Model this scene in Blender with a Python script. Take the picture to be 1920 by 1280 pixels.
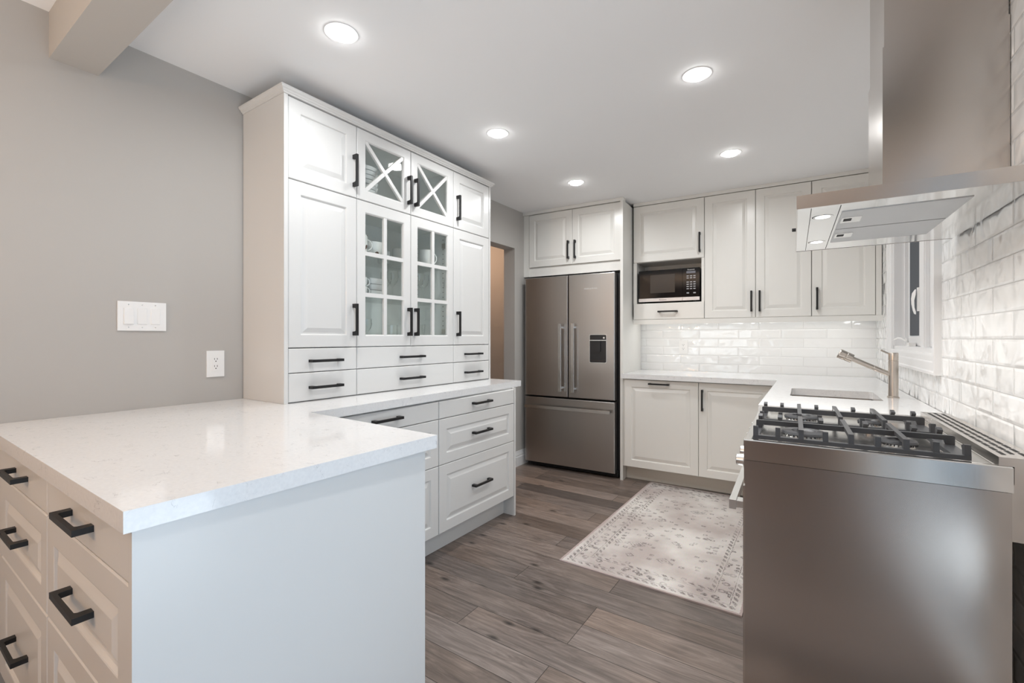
import bpy, bmesh, math, random
from mathutils import Vector, Matrix

# ------------------------------------------------------------------ camera, world, light
for o in list(bpy.data.objects):
    bpy.data.objects.remove(o)
SC = bpy.context.scene
COL = SC.collection
YR = math.radians(30.8)          # camera yaw away from the back wall's normal
DL = math.radians(-3.2)          # the left half of the room is turned a little against the back wall
H = 1.22

cam_d = bpy.data.cameras.new('camera')
cam_d.sensor_fit = 'HORIZONTAL'
cam_d.sensor_width = 36.0
cam_d.lens = 36.0 * 850 / 1920
cam_d.shift_y = -6.0 / 1920
cam_d.clip_start = 0.02
cam = bpy.data.objects.new('camera', cam_d)
COL.objects.link(cam)
cam.location = (0, 0, H)
cam.rotation_euler = (math.radians(90), 0, YR)
SC.camera = cam

SC.view_settings.view_transform = 'Standard'
SC.view_settings.look = 'None'
SC.view_settings.gamma = 1.0
SC.view_settings.use_curve_mapping = False
SC.cycles.transparent_max_bounces = 32
SC.view_settings.exposure = 0.78

world = bpy.data.worlds.new('world')
SC.world = world
world.use_nodes = True
wn = world.node_tree.nodes
wbg = wn.get('Background') or wn.new('ShaderNodeBackground')
wbg.inputs[0].default_value = (0.62, 0.78, 1.0, 1)
wbg.inputs[1].default_value = 1.0


def area(name, loc, rot, sx, sy, power, color, shape='RECTANGLE', spread=180):
    d = bpy.data.lights.new(name, 'AREA')
    d.shape = shape
    d.size = sx
    if shape in ('RECTANGLE', 'ELLIPSE'):
        d.size_y = sy
    d.energy = power
    d.color = color
    d.spread = math.radians(spread)
    o = bpy.data.objects.new(name, d)
    COL.objects.link(o)
    o.location = loc
    o.rotation_euler = rot
    return o


def point(name, loc, power, color, r=0.05):
    d = bpy.data.lights.new(name, 'POINT')
    d.energy = power
    d.color = color
    d.shadow_soft_size = r
    o = bpy.data.objects.new(name, d)
    COL.objects.link(o)
    o.location = loc
    return o


R90 = math.radians(90)
# daylight at the patio door in the right wall (beside the camera) and fill at an unseen window added behind
area('patio_daylight', (1.15, 0.2, 1.15), (0, math.radians(98), 0), 1.7, 2.0, 6.5, (0.58, 0.73, 1.0))
area('patio_ground_bounce', (0.95, 0.2, 0.12), (0, math.radians(145), 0), 0.6, 1.8, 14, (0.82, 0.89, 1.0))
area('rear_window_fill', (-1.35, -3.6, 1.2), (math.radians(120), 0, 0), 1.7, 1.5, 8, (1.0, 0.90, 0.80))
# warm dining lamp behind the camera, an added ceiling fill, and the hall lamp
point('dining_lamp_light', (-1.75, -1.5, 1.72), 21, (1.0, 0.56, 0.25), 0.07)
area('ceiling_fill', (-1.35, -1.0, 0.9), (math.radians(180), 0, 0), 1.4, 1.4, 11, (1.0, 0.90, 0.79))  # added fill facing up to brighten the ceiling, no such lamp stands there
point('hall_lamp_light', (-3.05, 3.75, 2.2), 7, (1.0, 0.66, 0.45), 0.08)

# ------------------------------------------------------------------ frames
FR = {'W': (Vector((0, 0, 0)), 0.0),
      'L': (Vector((0, 0, 0)), DL),
      'R': (Vector((0.62, 4.42, 0)), math.radians(-1.8)),
      'K': (Vector((-0.095, 1.512, 0)), math.radians(-1.0))}


def to_world(fr, p):
    o, a = FR[fr]
    c, s = math.cos(a), math.sin(a)
    return Vector((o.x + c * p[0] - s * p[1], o.y + s * p[0] + c * p[1], p[2]))


# ------------------------------------------------------------------ materials
def nt(name):
    m = bpy.data.materials.new(name)
    m.use_nodes = True
    t = m.node_tree
    return m, t, t.nodes['Principled BSDF'], t.nodes['Material Output']


def N(t, kind, **kw):
    n = t.nodes.new(kind)
    for k, v in kw.items():
        if k.startswith('i_'):
            n.inputs[k[2:].replace('_', ' ')].default_value = v
        else:
            setattr(n, k, v)
    return n


def mat(name, col, rough=0.5, metal=0.0, bump=0.0, bscale=200.0, var=0.0, vscale=3.0, coat=0.0, spec=None):
    m, t, b, o = nt(name)
    b.inputs['Base Color'].default_value = (*col, 1)
    b.inputs['Roughness'].default_value = rough
    b.inputs['Metallic'].default_value = metal
    if coat:
        b.inputs['Coat Weight'].default_value = coat
        b.inputs['Coat Roughness'].default_value = 0.1
    if spec is not None:
        b.inputs['Specular IOR Level'].default_value = spec
    tc = N(t, 'ShaderNodeTexCoord')
    if var:
        n = N(t, 'ShaderNodeTexNoise', i_Scale=vscale, i_Detail=3.0)
        t.links.new(tc.outputs['Object'], n.inputs['Vector'])
        mx = N(t, 'ShaderNodeMix', data_type='RGBA')
        mx.inputs['A'].default_value = (*[c * (1 - var) for c in col], 1)
        mx.inputs['B'].default_value = (*[min(1, c * (1 + var)) for c in col], 1)
        t.links.new(n.outputs['Fac'], mx.inputs['Factor'])
        t.links.new(mx.outputs['Result'], b.inputs['Base Color'])
    if bump:
        n = N(t, 'ShaderNodeTexNoise', i_Scale=bscale, i_Detail=2.0)
        t.links.new(tc.outputs['Object'], n.inputs['Vector'])
        bp = N(t, 'ShaderNodeBump', i_Strength=bump, i_Distance=0.002)
        t.links.new(n.outputs['Fac'], bp.inputs['Height'])
        t.links.new(bp.outputs['Normal'], b.inputs['Normal'])
    return m


def steel(name, col, rough, sx=1.0, sy=1.0, sz=60.0, rvar=0.02, bump=0.0):
    """brushed metal: noise drawn out along the brushing direction"""
    m, t, b, o = nt(name)
    b.inputs['Base Color'].default_value = (*col, 1)
    b.inputs['Metallic'].default_value = 1.0
    tc = N(t, 'ShaderNodeTexCoord')
    mp = N(t, 'ShaderNodeMapping')
    mp.inputs['Scale'].default_value = (sx, sy, sz)
    t.links.new(tc.outputs['Object'], mp.inputs['Vector'])
    n = N(t, 'ShaderNodeTexNoise', i_Scale=8.0, i_Detail=4.0)
    t.links.new(mp.outputs['Vector'], n.inputs['Vector'])
    mr = N(t, 'ShaderNodeMapRange')
    mr.inputs['To Min'].default_value = rough - rvar
    mr.inputs['To Max'].default_value = rough + rvar
    t.links.new(n.outputs['Fac'], mr.inputs['Value'])
    t.links.new(mr.outputs['Result'], b.inputs['Roughness'])
    bp = N(t, 'ShaderNodeBump', i_Strength=bump, i_Distance=0.001)
    t.links.new(n.outputs['Fac'], bp.inputs['Height'])
    t.links.new(bp.outputs['Normal'], b.inputs['Normal'])
    return m


def glass_mat(name, tint=(0.93, 0.96, 0.95), gloss=1.0):
    m, t, b, o = nt(name)
    t.nodes.remove(b)
    tr = N(t, 'ShaderNodeBsdfTransparent')
    tr.inputs['Color'].default_value = (*tint, 1)
    gl = N(t, 'ShaderNodeBsdfGlossy', i_Roughness=0.02)
    lw = N(t, 'ShaderNodeLayerWeight', i_Blend=0.5)
    pw = N(t, 'ShaderNodeMath', operation='POWER')
    pw.inputs[1].default_value = 4.0
    t.links.new(lw.outputs['Facing'], pw.inputs[0])
    mu = N(t, 'ShaderNodeMath', operation='MULTIPLY_ADD', use_clamp=True)
    mu.inputs[1].default_value = 0.8 * gloss
    mu.inputs[2].default_value = 0.035 * gloss
    t.links.new(pw.outputs[0], mu.inputs[0])
    mx = N(t, 'ShaderNodeMixShader')
    t.links.new(mu.outputs[0], mx.inputs[0])
    t.links.new(tr.outputs[0], mx.inputs[1])
    t.links.new(gl.outputs[0], mx.inputs[2])
    t.links.new(mx.outputs[0], o.inputs['Surface'])
    return m


def emit(name, col, s):
    m, t, b, o = nt(name)
    b.inputs['Base Color'].default_value = (0.9, 0.9, 0.9, 1)
    b.inputs['Emission Color'].default_value = (*col, 1)
    b.inputs['Emission Strength'].default_value = s
    return m


def quartz():
    m, t, b, o = nt('white_quartz')
    tc = N(t, 'ShaderNodeTexCoord')
    n1 = N(t, 'ShaderNodeTexNoise', i_Scale=9.0, i_Detail=6.0, i_Roughness=0.6, i_Distortion=1.2)
    mp = N(t, 'ShaderNodeMapping')
    mp.inputs['Scale'].default_value = (1.0, 2.2, 2.0)
    mp.inputs['Rotation'].default_value = (0, 0, 0.5)
    t.links.new(tc.outputs['Object'], mp.inputs['Vector'])
    t.links.new(mp.outputs['Vector'], n1.inputs['Vector'])
    s = N(t, 'ShaderNodeMath', operation='SUBTRACT')
    s.inputs[1].default_value = 0.5
    a = N(t, 'ShaderNodeMath', operation='ABSOLUTE')
    t.links.new(n1.outputs['Fac'], s.inputs[0])
    t.links.new(s.outputs[0], a.inputs[0])
    vein = N(t, 'ShaderNodeMapRange')
    vein.inputs['From Min'].default_value = 0.0
    vein.inputs['From Max'].default_value = 0.012
    vein.inputs['To Min'].default_value = 1.0
    vein.inputs['To Max'].default_value = 0.0
    t.links.new(a.outputs[0], vein.inputs['Value'])
    n2 = N(t, 'ShaderNodeTexNoise', i_Scale=24.0, i_Detail=2.0)
    t.links.new(tc.outputs['Object'], n2.inputs['Vector'])
    mk = N(t, 'ShaderNodeMapRange')
    mk.inputs['From Min'].default_value = 0.52
    mk.inputs['From Max'].default_value = 0.66
    t.links.new(n2.outputs['Fac'], mk.inputs['Value'])
    mu = N(t, 'ShaderNodeMath', operation='MULTIPLY')
    t.links.new(vein.outputs['Result'], mu.inputs[0])
    t.links.new(mk.outputs['Result'], mu.inputs[1])
    n3 = N(t, 'ShaderNodeTexNoise', i_Scale=120.0, i_Detail=2.0)
    t.links.new(tc.outputs['Object'], n3.inputs['Vector'])
    base = N(t, 'ShaderNodeMix', data_type='RGBA')
    base.inputs['A'].default_value = (0.74, 0.74, 0.745, 1)
    base.inputs['B'].default_value = (0.86, 0.86, 0.855, 1)
    t.links.new(n3.outputs['Fac'], base.inputs['Factor'])
    mx = N(t, 'ShaderNodeMix', data_type='RGBA')
    mx.inputs['B'].default_value = (0.30, 0.30, 0.33, 1)
    t.links.new(base.outputs['Result'], mx.inputs['A'])
    sc = N(t, 'ShaderNodeMath', operation='MULTIPLY')
    sc.inputs[1].default_value = 0.62
    t.links.new(mu.outputs[0], sc.inputs[0])
    t.links.new(sc.outputs[0], mx.inputs['Factor'])
    t.links.new(mx.outputs['Result'], b.inputs['Base Color'])
    b.inputs['Roughness'].default_value = 0.09
    return m


def tile(name, axis, wav=1.0):
    """glossy hand-made white wall tile, 30 x 7.65 cm, half-bond"""
    m, t, b, o = nt(name)
    tc = N(t, 'ShaderNodeTexCoord')
    sp = N(t, 'ShaderNodeSeparateXYZ')
    t.links.new(tc.outputs['Object'], sp.inputs[0])
    zz = N(t, 'ShaderNodeMath', operation='SUBTRACT')
    zz.inputs[1].default_value = 0.912 - 0.0765 * 12
    t.links.new(sp.outputs['Z'], zz.inputs[0])
    cb = N(t, 'ShaderNodeCombineXYZ')
    off = N(t, 'ShaderNodeMath', operation='ADD')
    off.inputs[1].default_value = 31.0 if axis == 'Y' else 31.85
    t.links.new(sp.outputs[axis], off.inputs[0])
    t.links.new(off.outputs[0], cb.inputs['X'])
    t.links.new(zz.outputs[0], cb.inputs['Y'])

    def brick(mortar, smooth):
        n = N(t, 'ShaderNodeTexBrick', offset=0.5, offset_frequency=2, squash=1.0)
        n.inputs['Scale'].default_value = 1.0
        n.inputs['Brick Width'].default_value = 0.32
        n.inputs['Row Height'].default_value = 0.0765
        n.inputs['Mortar Size'].default_value = mortar
        n.inputs['Mortar Smooth'].default_value = smooth
        n.inputs['Bias'].default_value = 0.0
        n.inputs['Color1'].default_value = (0, 0, 0, 1)
        n.inputs['Color2'].default_value = (1, 1, 1, 1)
        n.inputs['Mortar'].default_value = (0.5, 0.5, 0.5, 1)
        t.links.new(cb.outputs[0], n.inputs['Vector'])
        return n
    b1 = brick(0.0012, 0.0)
    b2 = brick(0.010, 1.0)
    mx = N(t, 'ShaderNodeMix', data_type='RGBA')
    mx.inputs['B'].default_value = (0.50, 0.50, 0.49, 1) if axis == 'Y' else (0.68, 0.68, 0.67, 1)
    tone = N(t, 'ShaderNodeMix', data_type='RGBA')
    tone.inputs['A'].default_value = (0.86, 0.865, 0.86, 1)
    tone.inputs['B'].default_value = (0.90, 0.905, 0.90, 1)
    t.links.new(b1.outputs['Color'], tone.inputs['Factor'])
    t.links.new(tone.outputs['Result'], mx.inputs['A'])
    t.links.new(b1.outputs['Fac'], mx.inputs['Factor'])
    t.links.new(mx.outputs['Result'], b.inputs['Base Color'])
    rr = N(t, 'ShaderNodeMapRange')
    rr.inputs['To Min'].default_value = 0.025
    rr.inputs['To Max'].default_value = 0.7
    t.links.new(b1.outputs['Fac'], rr.inputs['Value'])
    t.links.new(rr.outputs['Result'], b.inputs['Roughness'])
    b.inputs['Specular IOR Level'].default_value = 0.8
    # undulation, shifted per tile
    sh = N(t, 'ShaderNodeMath', operation='MULTIPLY')
    sh.inputs[1].default_value = 7.3
    t.links.new(b1.outputs['Color'], sh.inputs[0])
    cz = N(t, 'ShaderNodeCombineXYZ')
    t.links.new(off.outputs[0], cz.inputs['X'])
    t.links.new(zz.outputs[0], cz.inputs['Y'])
    t.links.new(sh.outputs[0], cz.inputs['Z'])
    n = N(t, 'ShaderNodeTexNoise', i_Scale=8.0, i_Detail=1.5, i_Roughness=0.45, i_Distortion=0.5)
    t.links.new(cz.outputs[0], n.inputs['Vector'])
    bp = N(t, 'ShaderNodeBump', i_Strength=1.0 * wav, i_Distance=0.016)
    t.links.new(n.outputs['Fac'], bp.inputs['Height'])
    inv = N(t, 'ShaderNodeMath', operation='SUBTRACT')
    inv.inputs[0].default_value = 1.0
    t.links.new(b2.outputs['Fac'], inv.inputs[1])
    bp2 = N(t, 'ShaderNodeBump', i_Strength=0.5, i_Distance=0.0035)
    t.links.new(inv.outputs[0], bp2.inputs['Height'])
    t.links.new(bp.outputs['Normal'], bp2.inputs['Normal'])
    t.links.new(bp2.outputs['Normal'], b.inputs['Normal'])
    return m


def wood_floor():
    m, t, b, o = nt('grey_brown_oak_boards')
    tc = N(t, 'ShaderNodeTexCoord')
    mp = N(t, 'ShaderNodeMapping')
    mp.inputs['Location'].default_value = (20.35, 19.25, 0)
    t.links.new(tc.outputs['Object'], mp.inputs['Vector'])

    def brick(c1, c2, mortar):
        n = N(t, 'ShaderNodeTexBrick', offset=0.37, offset_frequency=3, squash=1.0)
        n.inputs['Scale'].default_value = 1.0
        n.inputs['Brick Width'].default_value = 1.22
        n.inputs['Row Height'].default_value = 0.147
        n.inputs['Mortar Size'].default_value = mortar
        n.inputs['Mortar Smooth'].default_value = 0.3
        n.inputs['Color1'].default_value = (*c1, 1)
        n.inputs['Color2'].default_value = (*c2, 1)
        n.inputs['Mortar'].default_value = (0.5, 0.5, 0.5, 1)
        t.links.new(mp.outputs['Vector'], n.inputs['Vector'])
        return n
    bk = brick((0, 0, 0), (1, 1, 1), 0.0014)
    # per-board offset of the grain
    sh = N(t, 'ShaderNodeMath', operation='MULTIPLY')
    sh.inputs[1].default_value = 37.0
    t.links.new(bk.outputs['Color'], sh.inputs[0])
    sp = N(t, 'ShaderNodeSeparateXYZ')
    t.links.new(mp.outputs['Vector'], sp.inputs[0])
    cb = N(t, 'ShaderNodeCombineXYZ')
    ax = N(t, 'ShaderNodeMath', operation='ADD')
    t.links.new(sp.outputs['X'], ax.inputs[0])
    t.links.new(sh.outputs[0], ax.inputs[1])
    t.links.new(ax.outputs[0], cb.inputs['X'])
    t.links.new(sp.outputs['Y'], cb.inputs['Y'])
    t.links.new(sh.outputs[0], cb.inputs['Z'])
    m2 = N(t, 'ShaderNodeMapping')
    m2.inputs['Scale'].default_value = (1.5, 12.0, 1.0)
    t.links.new(cb.outputs[0], m2.inputs['Vector'])
    g1 = N(t, 'ShaderNodeTexNoise', i_Scale=1.7, i_Detail=8.0, i_Roughness=0.66, i_Distortion=2.2)
    t.links.new(m2.outputs['Vector'], g1.inputs['Vector'])
    m3 = N(t, 'ShaderNodeMapping')
    m3.inputs['Scale'].default_value = (6.0, 130.0, 1.0)
    t.links.new(cb.outputs[0], m3.inputs['Vector'])
    g2 = N(t, 'ShaderNodeTexNoise', i_Scale=1.0, i_Detail=3.0)
    t.links.new(m3.outputs['Vector'], g2.inputs['Vector'])
    ramp = N(t, 'ShaderNodeValToRGB')
    e = ramp.color_ramp.elements
    e[0].position, e[0].color = 0.25, (0.098, 0.077, 0.066, 1)
    e[1].position, e[1].color = 0.75, (0.30, 0.247, 0.213, 1)
    k = ramp.color_ramp.elements.new(0.5)
    k.color = (0.19, 0.152, 0.130, 1)
    t.links.new(g1.outputs['Fac'], ramp.inputs['Fac'])
    fine = N(t, 'ShaderNodeMix', data_type='RGBA', blend_type='MULTIPLY')
    fine.inputs['Factor'].default_value = 0.55
    fr = N(t, 'ShaderNodeMapRange')
    fr.inputs['From Min'].default_value = 0.3
    fr.inputs['From Max'].default_value = 0.7
    fr.inputs['To Min'].default_value = 0.62
    fr.inputs['To Max'].default_value = 1.15
    t.links.new(g2.outputs['Fac'], fr.inputs['Value'])
    t.links.new(ramp.outputs['Color'], fine.inputs['A'])
    t.links.new(fr.outputs['Result'], fine.inputs['B'])
    tone = N(t, 'ShaderNodeMapRange')
    tone.inputs['To Min'].default_value = 0.58
    tone.inputs['To Max'].default_value = 1.32
    t.links.new(bk.outputs['Color'], tone.inputs['Value'])
    pl = N(t, 'ShaderNodeMix', data_type='RGBA', blend_type='MULTIPLY')
    pl.inputs['Factor'].default_value = 1.0
    t.links.new(fine.outputs['Result'], pl.inputs['A'])
    t.links.new(tone.outputs['Result'], pl.inputs['B'])
    # knots
    vk = N(t, 'ShaderNodeTexVoronoi', i_Scale=2.4, i_Randomness=1.0, voronoi_dimensions='2D')
    mk = N(t, 'ShaderNodeMapping')
    mk.inputs['Scale'].default_value = (0.75, 1.7, 1.0)
    t.links.new(cb.outputs[0], mk.inputs['Vector'])
    t.links.new(mk.outputs['Vector'], vk.inputs['Vector'])
    kr = N(t, 'ShaderNodeMapRange')
    kr.inputs['From Min'].default_value = 0.015
    kr.inputs['From Max'].default_value = 0.07
    kr.inputs['To Min'].default_value = 0.25
    kr.inputs['To Max'].default_value = 1.0
    t.links.new(vk.outputs['Distance'], kr.inputs['Value'])
    kn = N(t, 'ShaderNodeMix', data_type='RGBA', blend_type='MULTIPLY')
    kn.inputs['Factor'].default_value = 1.0
    t.links.new(pl.outputs['Result'], kn.inputs['A'])
    t.links.new(kr.outputs['Result'], kn.inputs['B'])
    hue = N(t, 'ShaderNodeTexNoise', i_Scale=1.1, i_Detail=1.0)
    t.links.new(cb.outputs[0], hue.inputs['Vector'])
    hr = N(t, 'ShaderNodeMapRange')
    hr.inputs['From Min'].default_value = 0.40
    hr.inputs['From Max'].default_value = 0.60
    t.links.new(hue.outputs['Fac'], hr.inputs['Value'])
    hm = N(t, 'ShaderNodeMix', data_type='RGBA')
    hm.inputs['A'].default_value = (0.97, 0.98, 1.01, 1)
    hm.inputs['B'].default_value = (1.05, 0.99, 0.95, 1)
    t.links.new(hr.outputs['Result'], hm.inputs['Factor'])
    kh = N(t, 'ShaderNodeMix', data_type='RGBA', blend_type='MULTIPLY')
    kh.inputs['Factor'].default_value = 1.0
    t.links.new(kn.outputs['Result'], kh.inputs['A'])
    t.links.new(hm.outputs['Result'], kh.inputs['B'])
    kn = kh
    seam = N(t, 'ShaderNodeMix', data_type='RGBA')
    seam.inputs['B'].default_value = (0.03, 0.024, 0.02, 1)
    t.links.new(bk.outputs['Fac'], seam.inputs['Factor'])
    t.links.new(kn.outputs['Result'], seam.inputs['A'])
    t.links.new(seam.outputs['Result'], b.inputs['Base Color'])
    rr = N(t, 'ShaderNodeMapRange')
    rr.inputs['To Min'].default_value = 0.24
    rr.inputs['To Max'].default_value = 0.46
    t.links.new(g1.outputs['Fac'], rr.inputs['Value'])
    t.links.new(rr.outputs['Result'], b.inputs['Roughness'])
    bp = N(t, 'ShaderNodeBump', i_Strength=0.12, i_Distance=0.002)
    t.links.new(g2.outputs['Fac'], bp.inputs['Height'])
    inv = N(t, 'ShaderNodeMath', operation='SUBTRACT')
    inv.inputs[0].default_value = 1.0
    t.links.new(bk.outputs['Fac'], inv.inputs[1])
    bp2 = N(t, 'ShaderNodeBump', i_Strength=0.6, i_Distance=0.002)
    t.links.new(inv.outputs[0], bp2.inputs['Height'])
    t.links.new(bp.outputs['Normal'], bp2.inputs['Normal'])
    t.links.new(bp2.outputs['Normal'], b.inputs['Normal'])
    return m


RUG_W, RUG_L = 0.90, 1.64


def rug_mat():
    m, t, b, o = nt('faded_patterned_pile')
    L = t.links.new
    tc = N(t, 'ShaderNodeTexCoord')
    sp = N(t, 'ShaderNodeSeparateXYZ')
    L(tc.outputs['Object'], sp.inputs[0])

    def math_(op, a, bb=None, c=None):
        n = N(t, 'ShaderNodeMath', operation=op)
        for i, v in enumerate((a, bb, c)):
            if v is None:
                continue
            if isinstance(v, (int, float)):
                n.inputs[i].default_value = v
            else:
                L(v, n.inputs[i])
        return n.outputs[0]
    wob = N(t, 'ShaderNodeTexNoise', i_Scale=55.0, i_Detail=3.0)
    L(tc.outputs['Object'], wob.inputs['Vector'])
    wv = math_('MULTIPLY', math_('SUBTRACT', wob.outputs['Fac'], 0.5), 0.012)
    X = math_('ADD', sp.outputs['X'], wv)
    Y = math_('ADD', sp.outputs['Y'], wv)
    dx = math_('SUBTRACT', RUG_W / 2, math_('ABSOLUTE', X))
    dy = math_('SUBTRACT', RUG_L / 2, math_('ABSOLUTE', Y))
    d = math_('MINIMUM', dx, dy)

    def band(v, lo, hi):
        return math_('MULTIPLY', math_('GREATER_THAN', v, lo), math_('LESS_THAN', v, hi))
    field = math_('GREATER_THAN', d, 0.165)
    # field motifs: rings of several sizes on a loose grid
    cell = N(t, 'ShaderNodeTexVoronoi', i_Scale=6.0, i_Randomness=0.45, distance='MANHATTAN')
    cxy = N(t, 'ShaderNodeCombineXYZ')
    L(X, cxy.inputs['X'])
    L(math_('MULTIPLY', Y, 1.15), cxy.inputs['Y'])
    L(cxy.outputs[0], cell.inputs['Vector'])
    rings = math_('MULTIPLY', math_('SINE', math_('MULTIPLY', cell.outputs['Distance'], 46.0)), 1.0)
    ringm = math_('MULTIPLY', math_('GREATER_THAN', rings, 0.25), math_('LESS_THAN', cell.outputs['Distance'], 0.42))
    small = N(t, 'ShaderNodeTexVoronoi', i_Scale=21.0, i_Randomness=0.7, distance='CHEBYCHEV')
    L(cxy.outputs[0], small.inputs['Vector'])
    dots = band(small.outputs['Distance'], 0.12, 0.26)
    fm = math_('MULTIPLY', field, math_('MAXIMUM', ringm, math_('MULTIPLY', dots, 0.8)))
    # border
    along = math_('ADD', X, math_('MULTIPLY', Y, 1.0))
    tri = math_('PINGPONG', along, 0.022)
    line1 = math_('MULTIPLY', band(d, 0.030, 0.050), math_('GREATER_THAN', tri, 0.009))
    line2 = math_('MULTIPLY', band(d, 0.140, 0.158), math_('GREATER_THAN', tri, 0.010))
    line3 = band(d, 0.056, 0.060)
    line4 = band(d, 0.130, 0.134)
    bv = N(t, 'ShaderNodeTexVoronoi', i_Scale=22.0, i_Randomness=0.8)
    L(cxy.outputs[0], bv.inputs['Vector'])
    flow = math_('MULTIPLY', band(d, 0.064, 0.128), band(bv.outputs['Distance'], 0.18, 0.42))
    bm_ = math_('MAXIMUM', math_('MAXIMUM', line1, line2), math_('MAXIMUM', math_('MAXIMUM', line3, line4), flow))
    pat = math_('MAXIMUM', fm, bm_)
    # wear
    wear = N(t, 'ShaderNodeTexNoise', i_Scale=9.0, i_Detail=5.0, i_Roughness=0.65)
    L(tc.outputs['Object'], wear.inputs['Vector'])
    wr = N(t, 'ShaderNodeMapRange')
    wr.inputs['From Min'].default_value = 0.33
    wr.inputs['From Max'].default_value = 0.55
    L(wear.outputs['Fac'], wr.inputs['Value'])
    grit = N(t, 'ShaderNodeTexNoise', i_Scale=190.0, i_Detail=2.0)
    L(tc.outputs['Object'], grit.inputs['Vector'])
    gr = N(t, 'ShaderNodeMapRange')
    gr.inputs['From Min'].default_value = 0.34
    gr.inputs['From Max'].default_value = 0.52
    L(grit.outputs['Fac'], gr.inputs['Value'])
    amt = math_('MULTIPLY', math_('MULTIPLY', pat, wr.outputs['Result']), gr.outputs['Result'])
    amt = math_('MULTIPLY', amt, 0.92)
    big = N(t, 'ShaderNodeTexNoise', i_Scale=2.6, i_Detail=4.0)
    L(tc.outputs['Object'], big.inputs['Vector'])
    ramp = N(t, 'ShaderNodeValToRGB')
    e = ramp.color_ramp.elements
    e[0].position, e[0].color = 0.38, (0.54, 0.475, 0.45, 1)
    e[1].position, e[1].color = 0.62, (0.78, 0.745, 0.71, 1)
    L(big.outputs['Fac'], ramp.inputs['Fac'])
    mot = N(t, 'ShaderNodeMix', data_type='RGBA', blend_type='MULTIPLY')
    mot.inputs['Factor'].default_value = 0.25
    L(ramp.outputs['Color'], mot.inputs['A'])
    L(grit.outputs['Color'], mot.inputs['B'])
    mx = N(t, 'ShaderNodeMix', data_type='RGBA')
    mx.inputs['B'].default_value = (0.17, 0.145, 0.14, 1)
    L(mot.outputs['Result'], mx.inputs['A'])
    L(amt, mx.inputs['Factor'])
    edge = N(t, 'ShaderNodeMix', data_type='RGBA')
    edge.inputs['B'].default_value = (0.46, 0.38, 0.36, 1)
    L(math_('LESS_THAN', d, 0.012), edge.inputs['Factor'])
    L(mx.outputs['Result'], edge.inputs['A'])
    L(edge.outputs['Result'], b.inputs['Base Color'])
    b.inputs['Roughness'].default_value = 0.95
    b.inputs['Specular IOR Level'].default_value = 0.1
    bp = N(t, 'ShaderNodeBump', i_Strength=0.4, i_Distance=0.002)
    L(grit.outputs['Fac'], bp.inputs['Height'])
    L(bp.outputs['Normal'], b.inputs['Normal'])
    return m


M = {}
M['wall'] = mat('greige_paint', (0.47, 0.45, 0.425), 0.75, bump=0.05, bscale=350)
M['ceiling'] = mat('ceiling_paint', (0.92, 0.92, 0.925), 0.85, bump=0.04, bscale=300)
M['trimw'] = mat('white_trim_paint', (0.82, 0.82, 0.82), 0.35)
M['cab'] = mat('white_lacquer', (0.71, 0.705, 0.69), 0.28, var=0.01)
M['cabcream'] = mat('warm_white_lacquer', (0.80, 0.79, 0.755), 0.27, var=0.01)
M['cabin'] = mat('cabinet_inside_white', (0.87, 0.88, 0.86), 0.5)
M['toe'] = mat('cream_plinth', (0.74, 0.70, 0.63), 0.4)
M['black'] = mat('black_powder_coat', (0.012, 0.012, 0.013), 0.42, spec=0.35)
M['iron'] = mat('cast_iron', (0.045, 0.047, 0.052), 0.38, bump=0.12, bscale=500)
M['blackgloss'] = mat('black_glass', (0.008, 0.008, 0.009), 0.06)
M['blackplastic'] = mat('black_plastic', (0.018, 0.018, 0.02), 0.35)
M['dark'] = mat('dark_gap', (0.01, 0.01, 0.01), 0.7)
M['steel_h'] = steel('brushed_steel_across', (0.57, 0.535, 0.505), 0.22, 1.0, 1.0, 55.0)
M['steel_side'] = steel('brushed_steel_side', (0.50, 0.465, 0.44), 0.22, 60.0, 1.0, 1.0, 0.012, 0.0)
M['steel_fridge'] = steel('fridge_steel', (0.545, 0.53, 0.515), 0.30, 45.0, 1.0, 1.0, 0.03, 0.0)
M['steel_top'] = steel('cooktop_steel', (0.74, 0.73, 0.71), 0.18, 55.0, 1.0, 1.0, 0.04)
M['nickel'] = steel('brushed_nickel', (0.58, 0.53, 0.48), 0.3, 1.0, 1.0, 50.0)
M['satin'] = mat('satin_silver', (0.62, 0.62, 0.63), 0.35, 0.55)
M['chrome'] = mat('satin_aluminium', (0.78, 0.78, 0.77), 0.22, 1.0)
M['filter'] = mat('filter_mesh', (0.55, 0.56, 0.57), 0.45, 0.9, bump=0.5, bscale=700)
M['hoodunder'] = steel('hood_underside_steel', (0.80, 0.80, 0.79), 0.10, 1.0, 40.0, 1.0, 0.03, 0.0)
M['quartz'] = quartz()
M['tileR'] = tile('glossy_wavy_tile_right', 'Y', 1.0)
M['tileB'] = tile('glossy_wavy_tile_back', 'X', 0.45)
M['floor'] = wood_floor()
M['rug'] = rug_mat()
M['rugedge'] = mat('rug_binding', (0.30, 0.23, 0.21), 0.9, bump=0.5, bscale=250)
M['glass'] = glass_mat('cabinet_glass', (0.975, 0.99, 0.983))
M['glassware'] = glass_mat('glassware_glass', (0.992, 0.997, 0.994), 1.7)
M['winglass'] = glass_mat('window_glass')
M['screen'] = mat('insect_screen', (0.075, 0.085, 0.10), 0.7, bump=0.3, bscale=900)
M['china'] = mat('white_china', (0.86, 0.86, 0.85), 0.12)
M['plate'] = mat('switch_plate_white', (0.86, 0.86, 0.85), 0.3)
M['lens'] = emit('lamp_lens', (1.0, 0.99, 0.97), 22.0)
M['hoodlens'] = emit('hood_lamp_lens', (1.0, 0.98, 0.94), 1.6)
M['strip'] = emit('led_strip', (1.0, 0.98, 0.95), 4.0)
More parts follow.
